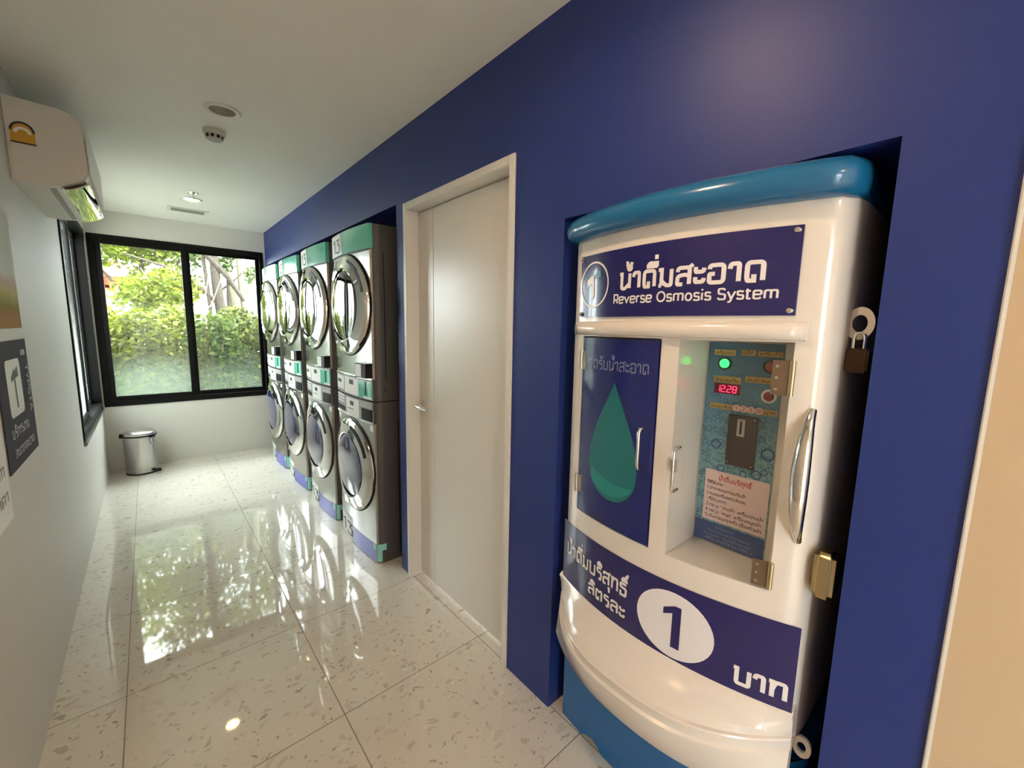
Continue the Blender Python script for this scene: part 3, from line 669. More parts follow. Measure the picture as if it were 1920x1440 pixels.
# rating label on the end face
def lab(x, z): return (x, AY0 - .0008, z)
cx, cz = -.311, 2.112
b = B(); b.face([lab(cx - .033, 2.083), lab(cx + .033, 2.083)] + [lab(cx + .033 * math.cos(a), 2.125 + .036 * math.sin(a)) for a in [math.pi * k / 16 for k in range(17)]]); rl = obj('rating_label', b, m_yel, t, norm=False)
b = B(); n = 14
b.grid([[(cx + r * math.cos(math.pi * k / n), AY0 - .0014, 2.125 + r * 1.07 * math.sin(math.pi * k / n)) for k in range(n + 1)] for r in (.027, .034)]); obj('label_border', b, m_ink, rl, norm=False)
b = B(); b.box(cx - .034, cx + .034, AY0 - .0014, AY0 - .0010, 2.080, 2.085); obj('label_border', b, m_ink, rl, norm=False)
b = B(); b.grid([[(cx + r * math.cos(math.pi * k / n), AY0 - .0016, 2.118 + r * math.sin(math.pi * k / n)) for k in range(n + 1)] for r in (.014, .024)]); obj('dial', b, m_white, rl, norm=False)

# ------------------------------------------------------------------ posters on the left wall
def on_left(off): return lambda y, z: (XL + off, y, z)
b = B(); b.box(XL + .0005, XL + .003, 1.86, 2.395, 1.368, 1.78); p1 = obj('poster', b, m_poster, smooth=False)
tag(p1, 'pale poster with a yellow and brown lower part, above the slate grey sign', 'poster')
t = thing('wall_sign', 'slate grey sign with a white square logo, on the left wall under the pale poster', 'sign', (XL, 2.18, .912))
b = B(); b.box(XL + .0005, XL + .004, 1.965, 2.406, .912, 1.327); obj('board', b, m_dpost, t, smooth=False)
fn = on_left(.0048)
def rrect(y0, y1, z0, z1, r):
    pts = []
    for cy, cz, a in ((y1 - r, z1 - r, 0), (y0 + r, z1 - r, 90), (y0 + r, z0 + r, 180), (y1 - r, z0 + r, 270)):
        for k in range(5): pts.append((cy + r * math.cos(math.radians(a + k * 22.5)), cz + r * math.sin(math.radians(a + k * 22.5))))
    return pts
b = B(); b.face([fn(y, z) for y, z in rrect(2.06, 2.26, 1.075, 1.265, .02)]); lg = obj('logo_square', b, m_white, t, norm=False)
# along the wall, reading direction runs towards +y
fl = on_left(.0054)
b = B(); b.face([fl(*p) for p in ((2.115, 1.205), (2.17, 1.235), (2.175, 1.10), (2.155, 1.10), (2.152, 1.20), (2.118, 1.19))]); b.face([fl(*p) for p in ((2.168, 1.222), (2.215, 1.24), (2.218, 1.205), (2.172, 1.20))]); obj('logo_mark', b, m_ink, lg, norm=False)
b = B()
strokes(b, 'TYPSTA', lambda u, v: (XL + .005, 2.345 + v * .028, 1.235 - u * .028), .2)
m_gl = MT('grey_lettering', (176, 180, 160), .5); obj('side_lettering', b, m_gl, t, norm=False)
for q0, q1 in ((2.30, 2.318), (2.33, 2.365)):
    b = B(); b.box(XL + .0045, XL + .005, q0, q1, 1.27, 1.29); obj('small_mark', b, m_gl, t, norm=False)
m_pl = MT('pale_grey_lettering', (188, 184, 196), .5)
for sx, y_, z_, k_ in (('บริการงาน', 2.04, 1.012, .035), ('สะดวกสะอาด', 2.05, .948, .031)):
    obj('lower_lettering', strokes(B(), sx, lambda u, v: (XL + .005, y_ + u * k_, z_ + v * k_ * .75), .2), m_pl, t, norm=False)
t = thing('paper_notice', 'white paper notice low on the left wall, below and nearer than the slate sign', 'notice', (XL, 1.8, .79))
b = B(); b.box(XL + .0005, XL + .002, 1.62, 1.938, .79, 1.18); obj('sheet', b, m_white, t, smooth=False)
m_gi = MT('grey_ink', (130, 128, 136), .5)
for sx, y_, z_ in (('ราคา', 1.76, .85), ('บาท', 1.78, .93)):
    obj('lettering', strokes(B(), sx, lambda u, v: (XL + .0026, y_ + u * .045, z_ + v * .03), .2), m_gi, t, norm=False)

# ------------------------------------------------------------------ pedal bin
BX, BY = -.125, 5.10
t = thing('pedal_bin', 'round stainless steel pedal bin standing in the back left corner under the window', 'bin', (BX, BY, 0))
b = B(); b.lathe([(0, .012), (.114, .012), (.116, .014), (.119, .33), (.120, .345), (.120, .35)], (BX, BY, 0), 'Z', 48); obj('body', b, m_steel, t)
b = B(); b.lathe([(0, 0), (.118, 0), (.119, .004), (.119, .014), (.114, .016)], (BX, BY, 0), 'Z', 48); obj('plinth', b, m_rubber, t)
b = B(); b.lathe([(.121, .350), (.1245, .352), (.1245, .362), (.121, .364)], (BX, BY, 0), 'Z', 48); obj('rim_band', b, m_rubber, t)
b = B(); b.lathe([(.123, .364), (.1245, .370), (.122, .384), (.105, .394), (.06, .402), (0, .405)], (BX, BY, 0), 'Z', 48); obj('lid', b, m_steel, t)
ha = math.radians(205)
b = B(); b.box(BX - .137, BX - .119, BY - .05, BY - .01, .348, .386, .003); obj('hinge', b, m_blackp, t)
# carrying handle strap on the near right side
c0 = Vector((BX + .088, BY - .088, 0)); tang = Vector((.70, .70, 0)); nrm = Vector((.70, -.70, 0))
pts = []
for k in range(13):
    a = math.pi * k / 12
    p = c0 + tang * (.016 * math.cos(a)) + nrm * .006; pts.append((p.x, p.y, .352 - .075 * math.sin(a) ** .6))
b = B(); b.tube(pts, .0035, 8); h = obj('carry_handle', b, m_chrome, t)
for s_ in (-1, 1):
    p = c0 + tang * (.016 * s_) + nrm * .004
    b = B(); b.box(p.x - .006, p.x + .006, p.y - .006, p.y + .006, .338, .362, .002); obj('handle_lug', b, m_blackp, h)
b = B(); pc = Vector((BX + .105, BY - .075, 0)); b.box(pc.x - .012, pc.x + .028, pc.y - .04, pc.y + .01, .014, .032, .004); obj('pedal', b, m_blackp, t)

# ------------------------------------------------------------------ stacked laundry machines
YC0 = 2.535; HW = .305
def fx(dy): return .914 + .022 * (dy / .30) ** 2
def mplan(n=24):
    pts = [(1.60, HW), (.985, HW), (.962, HW - .003), (.947, HW - .011)]
    e = HW - .022
    pts += [(fx(e - 2 * e * k / n), e - 2 * e * k / n) for k in range(n + 1)]
    return pts + [(.947, -HW + .011), (.962, -HW + .003), (.985, -HW), (1.60, -HW)]
def cabinet_b(z0, z1):
    b = B(); P = mplan(); Q = [(x, YC0 + y) for x, y in P]
    b.prism(Q, 'Z', z0, z1); return b
def band(z0, z1, d0, d1, off=.0012, n=16):
    """curved patch on the bowed front between dy=d0 and d1"""
    b = B(); ds = [d0 + (d1 - d0) * k / n for k in range(n + 1)]
    b.grid([[(fx(d) - off, YC0 + d, z) for d in ds] for z in (z0, z1)]); return b
def slab(z0, z1, d0, d1, off, n=10):
    b = B(); ds = [d0 + (d1 - d0) * k / n for k in range(n + 1)]
    rows = [[(fx(d) + .004, YC0 + d, z0) for d in ds], [(fx(d) - off, YC0 + d, z0) for d in ds], [(fx(d) - off, YC0 + d, z1) for d in ds], [(fx(d) + .004, YC0 + d, z1) for d in ds]]
    b.grid(rows, closed_v=True)
    for j in (0, -1): b.face([r[j] for r in rows])
    return b
def front_only(z0, z1, mtl, name, parent):
    """bright front skin over the dark cabinet"""
    e = HW - .020; n = 24
    b = B(); pts = [(.961, HW - .004), (.946, HW - .012)] + [(fx(e - 2 * e * k / n) - .001, e - 2 * e * k / n) for k in range(n + 1)] + [(.9445, -HW + .0135)]
    b.grid([[(x - .0006, YC0 + y, z) for x, y in pts] for z in (z0, z1)])
    return obj(name, b, mtl, parent, norm=False)

def ring(b, prof, zc, seg=56, yc=None):
    """prof: (radius, depth out from the front)"""
    yc = YC0 if yc is None else yc
    rows = []
    for r, dpt in prof:
        row = []
        for k in range(seg):
            a = 2 * math.pi * k / seg; dy = r * math.cos(a)
            follow = fx(dy) if r > .24 else fx(.24 * math.cos(a)) if r > .15 else .922
            row.append((follow - dpt, yc + dy, zc + r * math.sin(a)))
        rows.append(row)
    b.grid(rows, closed_u=True)
def bowl(zc, r0, d0, dome, seg=48, n=8):
    b = B(); rows = []
    for i in range(n + 1):
        f = i / n; r = r0 * math.cos(f * math.pi / 2); dd = d0 + dome * math.sin(f * math.pi / 2)
        rows.append([(.922 - dd if i else (fx(.24 * math.cos(2 * math.pi * k / seg)) - dd) * .5 + (.922 - dd) * .5, YC0 + max(r, 1e-4) * math.cos(2 * math.pi * k / seg), zc + max(r, 1e-4) * math.sin(2 * math.pi * k / seg)) for k in range(seg)])
    b.grid(rows, closed_u=True); return b

Z1 = .976; Z2 = 1.946
def sym(b, u, lw=.0):
    return b

def make_washer():
    t = thing('washing_machine', '', 'washing machine', (1.28, YC0, 0), 'front loading washers under the dryers')
    obj('cabinet', cabinet_b(.0, Z1 - .006), m_side, t)
    front_only(.004, .846, m_graph, 'front_panel', t)
    b = B(); b.box(1.07, 1.074, YC0 - HW - .0015, YC0 - HW, .03, .85); obj('side_seam', b, m_blackp, t)
    b = B(); ring(b, [(.292, -.001), (.296, .004), (.290, .008)], .545); obj('gap_shade_ring', b, m_rubber, t)  # black ring stands in for shade in the gap round the door
    b = B(); ring(b, [(.288, .002), (.288, .014), (.276, .026), (.245, .030), (.205, .040), (.197, .036)], .545); door = obj('door_ring', b, m_chrome, t)
    obj('door_glass', bowl(.545, .198, .032, .020), m_gglass, door)
    # dark grip slot, upper right of the door ring
    b = B(); n = 10; A0, A1 = math.radians(100), math.radians(158)
    rows = []
    for r, dd in ((.262, .0315), (.238, .0335)):
        rows.append([(fx(r * math.cos(A0 + (A1 - A0) * k / n)) - dd, YC0 + r * math.cos(A0 + (A1 - A0) * k / n), .545 + r * math.sin(A0 + (A1 - A0) * k / n)) for k in range(n + 1)])
    b.grid(rows); obj('grip_shade_arc', b, m_blackp, door, norm=False)
    b = B(); b.box(.880, .92, YC0 + .01, YC0 + .08, .545 - .262, .545 - .215, .006); obj('door_latch', b, m_chrome, door)
    b = B(); b.grid([[(fx(d) - .006, YC0 + d, z) for d in (.316, .1, -.1, -.316)] for z in (.845, .853)]); b = slab(.844, .853, .283, -.283, .008, 20); obj('trim_strip', b, m_chrome, t)
    pn = slab(.853, .968, .283, -.283, .004, 20); panel = obj('control_panel', pn, m_grey, t)
    for z in (.935, .915, .955): obj('programme_key', slab(z, z + .010, .270, .115, .0055, 4), m_white, panel)
    obj('detergent_display', slab(.862, .892, .275, .110, .006, 4), m_blackp, panel)
    obj('instruction_plate', slab(.858, .962, .078, -.122, .0055, 8), m_white, panel)
    obj('display', slab(.918, .944, .010, -.045, .0065, 3), m_ink, panel)
    obj('text_line', slab(.893, .899, .050, -.040, .0065, 3), MT('faded_red_ink', (170, 120, 118), .5), panel)
    obj('coin_plate', slab(.858, .925, -.160, -.276, .009, 6), m_blackp, panel)
    obj('slot_plate', slab(.930, .962, -.14, -.276, .006, 6), MT('light_grey_panel', (176, 176, 176), .35), panel)
    obj('energy_sticker', slab(.800, .833, -.245, -.278, .0025, 3), m_white, t)
    # decals along the foot of the front
    obj('blue_decal', band(.004, .118, .045, -.283, .0022, 18), m_peri, t, norm=False)
    b = band(.002, .165, .282, .045, .0026, 10); lab_ = obj('number_label', b, m_white, t, norm=False)
    b = B(); f2 = lambda u, v: (fx(.25 - u * .13) - .0034, YC0 + .25 - u * .13, .035 + v * .055)
    strokes(b, '13', f2, .22); obj('number', b, m_ink, lab_, norm=False)
    b = B()
    for (z0, z1, d0, d1) in ((.150, .156, .275, .065), (.012, .016, .275, .065), (.012, .156, .275, .268)):
        ds = [d0 + (d1 - d0) * k / 6 for k in range(7)]
        b.grid([[(fx(d) - .0034, YC0 + d, z) for d in ds] for z in (z0, z1)])
    obj('label_outline', b, MT('light_ink', (150, 150, 154), .5), lab_, norm=False)
    # T shaped logo wrapping the near corner
    b = B()
    CP = [(-.060, fx(-.236) - .002, -.236), (-.045, fx(-.250) - .002, -.250), (-.020, fx(-.276) - .002, -.276), (-.008, .9395, -HW + .0145), (.0, .9445, -HW + .0095), (.016, .9595, -HW + .001), (.035, .985, -HW - .0018), (.060, 1.01, -HW - .0018)]
    b.grid([[(x - .0012, YC0 + y, z) for q, x, y in CP if -.046 < q < .036] for z in (.078, .118)])
    b.grid([[(x - .0012, YC0 + y, z) for q, x, y in CP if -.021 < q < .017] for z in (.008, .078)])
    obj('logo_mark', b, m_tealp, t, norm=False)
    return t
def make_dryer():
    t = thing('tumble_dryer', '', 'tumble dryer', (1.28, YC0, Z1), 'tumble dryers stacked on the washers')
    obj('cabinet', cabinet_b(Z1, Z2 - .002), m_side, t)
    front_only(Z1 + .125, 1.812, m_graph, 'front_panel', t)
    b = B(); b.box(1.0, 1.004, YC0 - HW - .0015, YC0 - HW, 1.10, 1.80); obj('side_seam', b, m_blackp, t)
    e = HW - .020; n = 24
    b = B(); pts = [(.985, HW + .001), (.961, HW - .002), (.941, HW - .013)] + [(fx(e - 2 * e * k / n) - .006, e - 2 * e * k / n) for k in range(n + 1)] + [(.940, -HW + .013), (.946, -HW + .008)]
    b.grid([[(x, YC0 + y, z) for x, y in pts] for z in (1.816, Z2)]); top = obj('teal_band', b, m_teal, t, norm=False)
    b = B(); ds = [.310, .25, .18, .12]
    b.grid([[(fx(d) - .0078, YC0 + d, 1.819) for d in (.283, .21, .13, .053)], [(fx(d) - .0078, YC0 + d, Z2 - .001) for d in (.283, .22, .15, .088)]]); nl = obj('number_label', b, m_white, top, norm=False)
    b = B(); strokes(b, '13', lambda u, v: (fx(.235 - u * .09) - .009, YC0 + .235 - u * .09, 1.838 + v * .052), .2); obj('number', b, m_ink, nl, norm=False)
    b = slab(1.806, 1.815, .285, -.285, .003, 20); obj('shadow_gap', b, m_blackp, t)
    b = B(); ring(b, [(.294, -.001), (.298, .004), (.290, .010)], 1.517); obj('gap_shade_ring', b, m_rubber, t)  # shade of the dryer door gap, put in as a black ring
    b = B(); ring(b, [(.290, .002), (.290, .016), (.279, .030), (.250, .034), (.215, .046), (.204, .040)], 1.517); door = obj('door_ring', b, m_chrome, t)
    obj('door_glass', bowl(1.517, .205, .036, .016), m_glass, door)
    b = B(); n = 10; A0, A1 = math.radians(108), math.radians(165)
    rows = []
    for r, dd in ((.270, .0335), (.252, .0355)):
        rows.append([(fx(r * math.cos(A0 + (A1 - A0) * k / n)) - dd, YC0 + r * math.cos(A0 + (A1 - A0) * k / n), 1.517 + r * math.sin(A0 + (A1 - A0) * k / n)) for k in range(n + 1)])
    b.grid(rows); obj('grip_shade_arc', b, m_blackp, door, norm=False)  # black arc stands for shade in the ring gap, not a handle
    b = B(); b.box(.876, .91, YC0 - .01, YC0 + .07, 1.517 - .268, 1.517 - .222, .006); obj('door_latch', b, m_chrome, door)
    pn = slab(Z1 + .004, 1.098, .283, -.283, .004, 20); panel = obj('control_panel', pn, m_grey, t)
    obj('trim_strip', slab(1.098, 1.106, .283, -.283, .008, 20), m_chrome, t)
    obj('keypad', slab(1.000, 1.086, .278, .112, .0055, 4), m_white, panel)
    obj('key_display', slab(1.040, 1.060, .255, .170, .0065, 3), m_ink, panel)
    obj('instruction_plate', slab(.988, 1.090, .098, -.120, .0055, 8), m_white, panel)
    obj('display', slab(1.048, 1.076, .012, -.050, .0065, 3), m_ink, panel)
    cp = obj('coin_plate', slab(.984, 1.094, -.124, -.282, .0065, 8), m_teal, panel)
    obj('coin_slot', slab(1.005, 1.085, -.206, -.222, .0078, 2), m_blackp, cp)
    obj('slot_rail', slab(.998, 1.080, -.244, -.270, .0078, 3), m_tealp, cp)
    obj('slot_frame', slab(.986, .998, -.190, -.279, .0085, 4), m_white, cp)
    obj('slot_frame', slab(1.086, 1.093, -.130, -.279, .0085, 4), m_white, cp)
    pb = obj('payment_box', slab(1.108, 1.190, -.155, -.272, .035, 6), m_blackp, t)
    obj('box_label', slab(1.114, 1.184, -.160, -.225, .0362, 4), m_white, pb)
    b = B(); b.box(.99, 1.0, YC0 - HW - .004, YC0 - HW, 1.035, 1.045, .002); obj('side_screw', b, m_chrome, t)
    return t
WN = ['washing machine nearest the white door, under the first dryer', 'second washing machine from the white door', 'third washing machine from the white door', 'washing machine nearest the back window']
DN = ['tumble dryer nearest the white door, on top of the first washer', 'second tumble dryer from the white door', 'third tumble dryer from the white door', 'tumble dryer nearest the back window']
w0 = make_washer(); d0 = make_dryer()
for i in range(4):
    for src, names, what in ((w0, WN, 'steel grey front loading '), (d0, DN, 'steel grey teal banded ')):
        o = src if i == 0 else copy_tree(src)
        o.location.y = YC0 + .712 * i; o['label'] = what + names[i]

# ------------------------------------------------------------------ water vending machine
VC = .543; VH = .352
def bx(y):
    return .965 + .07 * ((y - VC) / .35) ** 2
def body_plan():
    YL, YR = VC + VH, VC - VH
    L = [(1.55, YL + .004), (1.12, YL + .003), (1.085, YL), (1.062, YL - .005), (1.047, YL - .014)]
    brk = [.82, .537, .492, .264]
    ys = sorted(set([YL - .026, YR + .026] + brk + [round(YR + .026 + (2 * VH - .052) * k / 26, 4) for k in range(1, 26)]), reverse=True)
    ys2 = [ys[0]]
    for y in ys[1:]:
        if abs(y - ys2[-1]) < .006:
            if y in brk: ys2[-1] = y
            continue
        ys2.append(y)
    F = [(bx(y), y) for y in ys2]
    Rr = [(1.047, YR + .014), (1.062, YR + .005), (1.085, YR), (1.12, YR - .003), (1.55, YR - .004)]
    return L, F, Rr
L_, F_, R__ = body_plan(); PLAN = L_ + F_ + R__
vm = thing('water_vending_machine', 'white and blue reverse osmosis water vending machine set in the niche of the navy wall', 'vending machine', (1.2, VC, 0))
OZ0, OZ1 = .828, 1.383
def body():
    b = B(); zs = [.47, .55, .762, OZ0, 1.1, OZ1, 1.43, 1.62, 1.655, 1.672]
    ins = [0, 0, 0, 0, 0, 0, 0, 0, 0.0, .004]
    rows = [[(x + k, y, z) for x, y in PLAN] for z, k in zip(zs, ins)]
    def skip(i, j):
        if i not in (3, 4): return False
        ya, yb = PLAN[j][1], PLAN[j + 1][1]; ym_ = (ya + yb) / 2
        if PLAN[j][0] > 1.045 or PLAN[j + 1][0] > 1.045: return False
        return .537 < ym_ < .82 or .264 < ym_ < .492
    b.grid(rows, skip=skip)
    b.face([(x, y, 1.672) for x, y in PLAN]); b.face([(x, y, .47) for x, y in PLAN][::-1])
    return obj('cabinet', b, m_body, vm, sharp=45, norm=False)
cab = body()
def opening(name, y0, y1, depth_x, m, lip=0.0):
    ys = [y for x, y in F_ if y0 - 1e-6 <= y <= y1 + 1e-6]
    if ys[0] < ys[-1]: ys = ys[::-1]
    b = B()
    for z in (OZ0, OZ1):
        b.grid([[(bx(y), y, z) for y in ys], [(depth_x, y, z) for y in ys]])
    for y in (ys[0], ys[-1]):
        b.grid([[(bx(y), y, OZ0), (depth_x, y, OZ0)], [(bx(y), y, OZ1), (depth_x, y, OZ1)]])
    b.face([(depth_x, ys[0], OZ0), (depth_x, ys[-1], OZ0), (depth_x, ys[-1], OZ1), (depth_x, ys[0], OZ1)])
    return obj(name, b, m, vm, smooth=False, norm=False)
opening('dispensing_compartment', .537, .82, 1.06, m_body)
opening('control_compartment', .264, .492, 1.122, m_body)
def bfn(off): return lambda y, z: (bx(y) - off, y, z)
def bpatch(y0, y1, z0, z1, off, n=14):
    b = B(); ys = [y0 + (y1 - y0) * k / n for k in range(n + 1)]
    b.grid([[(bx(y) - off, y, z) for y in ys] for z in (z0, z1)]); return b
def bslab(y0, y1, z0, z1, o0, o1, n=14, nz=1):
    """curved plate between offsets o0 (back) and o1 (front) from the bowed cabinet front"""
    b = B(); ys = [y0 + (y1 - y0) * k / n for k in range(n + 1)]
    rows = [[(bx(y) - o, y, z) for y in ys] for o, z in ((o0, z0), (o1, z0), (o1, z1), (o0, z1))]
    b.grid(rows, closed_v=True)
    for j in (0, -1): b.face([r[j] for r in rows])
    return b
# base
def base_part():
    b = B(); n = 28; hw = .372; yc = .545
    def fxb(t_): return 1.030 + .022 * t_ * t_
    pts = [(1.5, yc + hw), (1.13, yc + hw), (1.10, yc + hw - .004), (1.078, yc + hw - .018)]
    pts += [(fxb(1 - 2 * k / n) + .0, yc + (hw - .035) * (1 - 2 * k / n)) for k in range(n + 1)]
    pts += [(1.078, yc - hw + .018), (1.10, yc - hw + .004), (1.13, yc - hw), (1.5, yc - hw)]
    def low(y): return .024 * max(0, 1 - ((y - .738) / .034) ** 2) ** .5 if abs(y - .738) < .034 else 0
    rows = [[(x, y, low(y) if x < 1.06 else 0) for x, y in pts], [(x, y, .10) for x, y in pts], [(x, y, .40) for x, y in pts]]
    b.grid(rows); b.face([(x + .01, y, .4) for x, y in pts])
    return obj('base', b, m_base, vm, norm=False)
base_part()
# drip ledge
def ledge():
    b = B(); n = 36; yc, hw = .548, .352
    rows = []
    for k in range(n + 1):
        t_ = 1 - 2 * k / n; y = yc + hw * t_
        lx = .860 + .180 * abs(t_) ** 2.6; lo = .905 + .115 * abs(t_) ** 2.3; bb = bx(min(max(y, .196), .89)) + .004
        rows.append([(bb + .02, y, .560), (bb - .002, y, .556), (bb - .010, y, .548), (bb * .6 + lx * .4, y, .520), (lx * .75 + bb * .25, y, .502), (lx + .012, y, .484), (lx + .003, y, .4825), (lx, y, .479), (lx + .005, y, .453), (lx - .003, y, .449), (lx - .003, y, .444), (lo, y, .335), (lo + .004, y, .330), (1.06, y, .330), (1.06, y, .50)])
    b.grid(rows)
    for r in (rows[0], rows[-1]): b.face(r)
    return obj('drip_ledge', b, m_body, vm, sharp=34)
ledge()
# top cap: bulging rim swept round the plan
def cap():
    b = B(); path = [(1.40, VC + VH + .004)] + PLAN[1:-1] + [(1.40, VC - VH - .004)]
    pr = [(-.04, 1.668), (.004, 1.664), (.022, 1.667), (.036, 1.676), (.043, 1.692), (.042, 1.708), (.032, 1.724), (.014, 1.735), (-.02, 1.742), (-.12, 1.745)]
    rows = []
    for i, p in enumerate(path):
        a = path[max(0, i - 1)]; c = path[min(len(path) - 1, i + 1)]
        tx, ty = c[0] - a[0], c[1] - a[1]; l = math.hypot(tx, ty); nx, ny = ty / l, -tx / l
        if i == 0: nx, ny = 0, 1
        # outward: away from the machine's middle
        if nx * (p[0] - 1.3) + ny * (p[1] - VC) < 0: nx, ny = -nx, -ny
        # keep the sides slim, inside the niche
        k = .10 + .90 * abs(nx) if p[1] < VC else .35 + .65 * abs(nx)
        rows.append([(p[0] + nx * o * k, p[1] + ny * o * k, z) for o, z in pr])
    b.grid(rows)
    b.face([r[-1] for r in rows])
    return obj('top_cap', b, m_cap, vm, sharp=60)
cap()
# sign panel
sg = obj('sign_panel', bslab(.842, .268, 1.438, 1.618, -.001, .004, 16), m_navy, vm)
for y, z in ((.832, 1.608), (.278, 1.608), (.832, 1.448), (.278, 1.448)):
    b = B(); b.lathe([(.0, .011), (.005, .010), (.007, .005), (.007, 0)], (bx(y), y, z), 'X', 14, -1); obj('screw', b, m_chrome, sg)
def place(s, y0, y1, z0, xh, w, off=.0052, sp=.1, vs=1.0):
    """lettering of x-height xh running from y0 (left) to y1 (right) on the bowed front"""
    k = (y0 - y1) / (text_width(s, sp) - sp)
    return strokes(B(), s, lambda u, v: (bx(y0 - u * k) - off, y0 - u * k, z0 + v * xh), w, sp, vs)
obj('thai_lettering', place('น้ำดื่มสะอาด', .672, .322, 1.512, .038, .24), m_txt, sg, norm=False)
obj('english_lettering', place('Reverse Osmosis System', .693, .298, 1.474, .0165, .24), m_txt, sg, norm=False)
def ring_flat(b, cy, cz, ry, rz, wd_, off, n=40):
    b.grid([[(bx(cy + r * ry * math.cos(2 * math.pi * k / n)) - off, cy + r * ry * math.cos(2 * math.pi * k / n), cz + r * rz * math.sin(2 * math.pi * k / n)) for k in range(n)] for r in (1.0, 1.0 - wd_)], closed_u=True)
b = B(); ring_flat(b, .776, 1.531, .062, .066, .075, .0052); obj('logo_ring', b, m_txt, sg, norm=False)
f = bfn(.0054)
b = B(); b.face([f(*p) for p in ((.806, 1.546), (.783, 1.558), (.776, 1.556), (.773, 1.500), (.780, 1.487), (.783, 1.500), (.784, 1.535), (.806, 1.527))]); obj('logo_figure', b, m_txt, sg, norm=False)
b = B(); b.face([f(*p) for p in ((.774, 1.560), (.748, 1.572), (.746, 1.552), (.758, 1.549), (.770, 1.548))]); obj('logo_flag', b, m_drop, sg, norm=False)
# moulding under the sign
b = B(); ys = [.862 - (.862 - .246) * k / 20 for k in range(21)]
pr = [(0, 1.426), (.010, 1.424), (.019, 1.414), (.021, 1.402), (.016, 1.390), (.004, 1.386), (-.004, 1.386)]
rows = [[(bx(y) - o * (1 if 0 < i < 20 else .5), y, z) for o, z in pr] for i, y in enumerate(ys)]
b.grid(rows); b.face(rows[0]); b.face(rows[-1][::-1]); obj('moulding', b, m_body, vm, sharp=60)
# left door
ld = obj('dispensing_door', bslab(.816, .541, OZ0 + .005, OZ1 - .005, -.006, .003, 14), m_navyd, vm)
obj('door_lettering', place('จุดรับน้ำสะอาด', .783, .563, 1.290, .024, .15, .0042), m_txtp, ld, norm=False)
dp = []
cy, cz, rr = .673, 1.025, .108
for k in range(33):
    a = math.radians(-205 + 230 * k / 32 + 0)
for k in range(41):
    u = k / 40; a = math.pi * 2 * u
    # teardrop outline, tip at the top
    yv = rr * math.sin(a) * math.sin(a / 2) ** 1.35 * 1.16; zv = math.cos(a)
    dp.append((cy + yv, 1.085 + .172 * zv))
b = B(); n = 24
rows = []
for k in range(n + 1):
    v = k / n; a = math.pi * v; wdt = rr * math.sin(a) * math.sin(a / 2) ** 1.35 * 1.16 + .0005; z = 1.085 + .172 * math.cos(a)
    rows.append([(bx(cy + wdt * q) - .0040, cy + wdt * q, z) for q in (-1, -.6, -.2, .2, .6, 1)])
b.grid(rows); dr = obj('drop_graphic', b, m_drop, ld, norm=False)
b = B(); rows = []
for k in range(9):
    q = k / 8; y = .752 - .155 * q
    rows.append([f2 for f2 in ((bx(y) - .0046, y, .995 - .030 * math.sin(q * 2.2)), (bx(y) - .0046, y, .960 - .034 * math.sin(q * math.pi) ** .8))])
b.grid(rows); obj('drop_highlight', b, m_dropl, dr, norm=False)
for z in (1.31, .92):
    b = B(); y = .806; b.box(bx(y) - .009, bx(y) + .004, y - .008, y + .010, z - .028, z + .028, .002); hg = obj('hinge', b, m_chrome, ld)
    b = B(); b.tube([(bx(y) - .009, y + .010, z - .029), (bx(y) - .009, y + .010, z + .029)], .004, 10); obj('hinge_pin', b, m_steel, hg)
def pull(y, z0, z1, r, out, parent, m, lean=0.0):
    x = bx(y) - .003
    b = B(); b.tube([(x, y, z1), (x - out * .8, y, z1), (x - out, y, z1 - .008), (x - out, y, z0 + .008), (x - out * .8, y, z0), (x, y, z0)], r, 10); return obj('pull_handle', b, m, parent)
pull(.566, 1.045, 1.150, .0042, .030, ld, m_chrome)
# control panel at the back of the right compartment
PX = 1.118
b = B(); b.box(PX, PX + .003, .31, .486, .832, 1.376); cp = obj('control_panel', b, m_beads, vm, smooth=False)
cp.data.transform(Matrix.Translation(base_of(cp))); cp.location = -base_of(cp)
def pbase(o): BASE[o.name] = Vector((0, 0, 0))
pbase(cp)
# children of the control panel are modelled at world heights too
def prect(y0, y1, z0, z1, x, m, name, parent=cp, t_=.0012):
    b = B(); b.box(x - t_, x, min(y0, y1), max(y0, y1), z0, z1); return obj(name, b, m, parent, smooth=False)
def ptext(s, y0, y1, z0, xh, w, x, m, name, parent=cp, sp=.1):
    k = (y0 - y1) / (text_width(s, sp) - sp)
    return obj(name, strokes(B(), s, lambda u, v: (x, y0 - u * k, z0 + v * xh), w, sp), m, parent, norm=False)
for (y0, y1, z0, z1, s, xh) in ((.470, .418, 1.343, 1.357, 'เครื่องว่าง', .0048), (.404, .372, 1.345, 1.359, 'UV', .0066), (.366, .313, 1.345, 1.357, 'เครื่องปิด', .0046), (.466, .400, 1.272, 1.289, 'จำนวนเงิน', .0055), (.390, .318, 1.279, 1.294, 'จ่ายน้ำ/หยุดน้ำ', .005)):
    pl = prect(y0, y1, z0, z1, PX - .0005, m_gold, 'gold_label')
    ptext(s.replace('/', ' '), y0 - .004, y1 + .004, z0 + .0035, xh, .2, PX - .0022, m_brownt, 'lettering', pl)
pl = prect(.470, .312, 1.203, 1.217, PX - .0005, m_gold, 'gold_label')
ptext('หยอดเหรียญ', .467, .415, 1.206, .005, .2, PX - .0022, m_brownt, 'lettering', pl); ptext('บาท', .340, .315, 1.206, .006, .2, PX - .0022, m_brownt, 'lettering', pl)
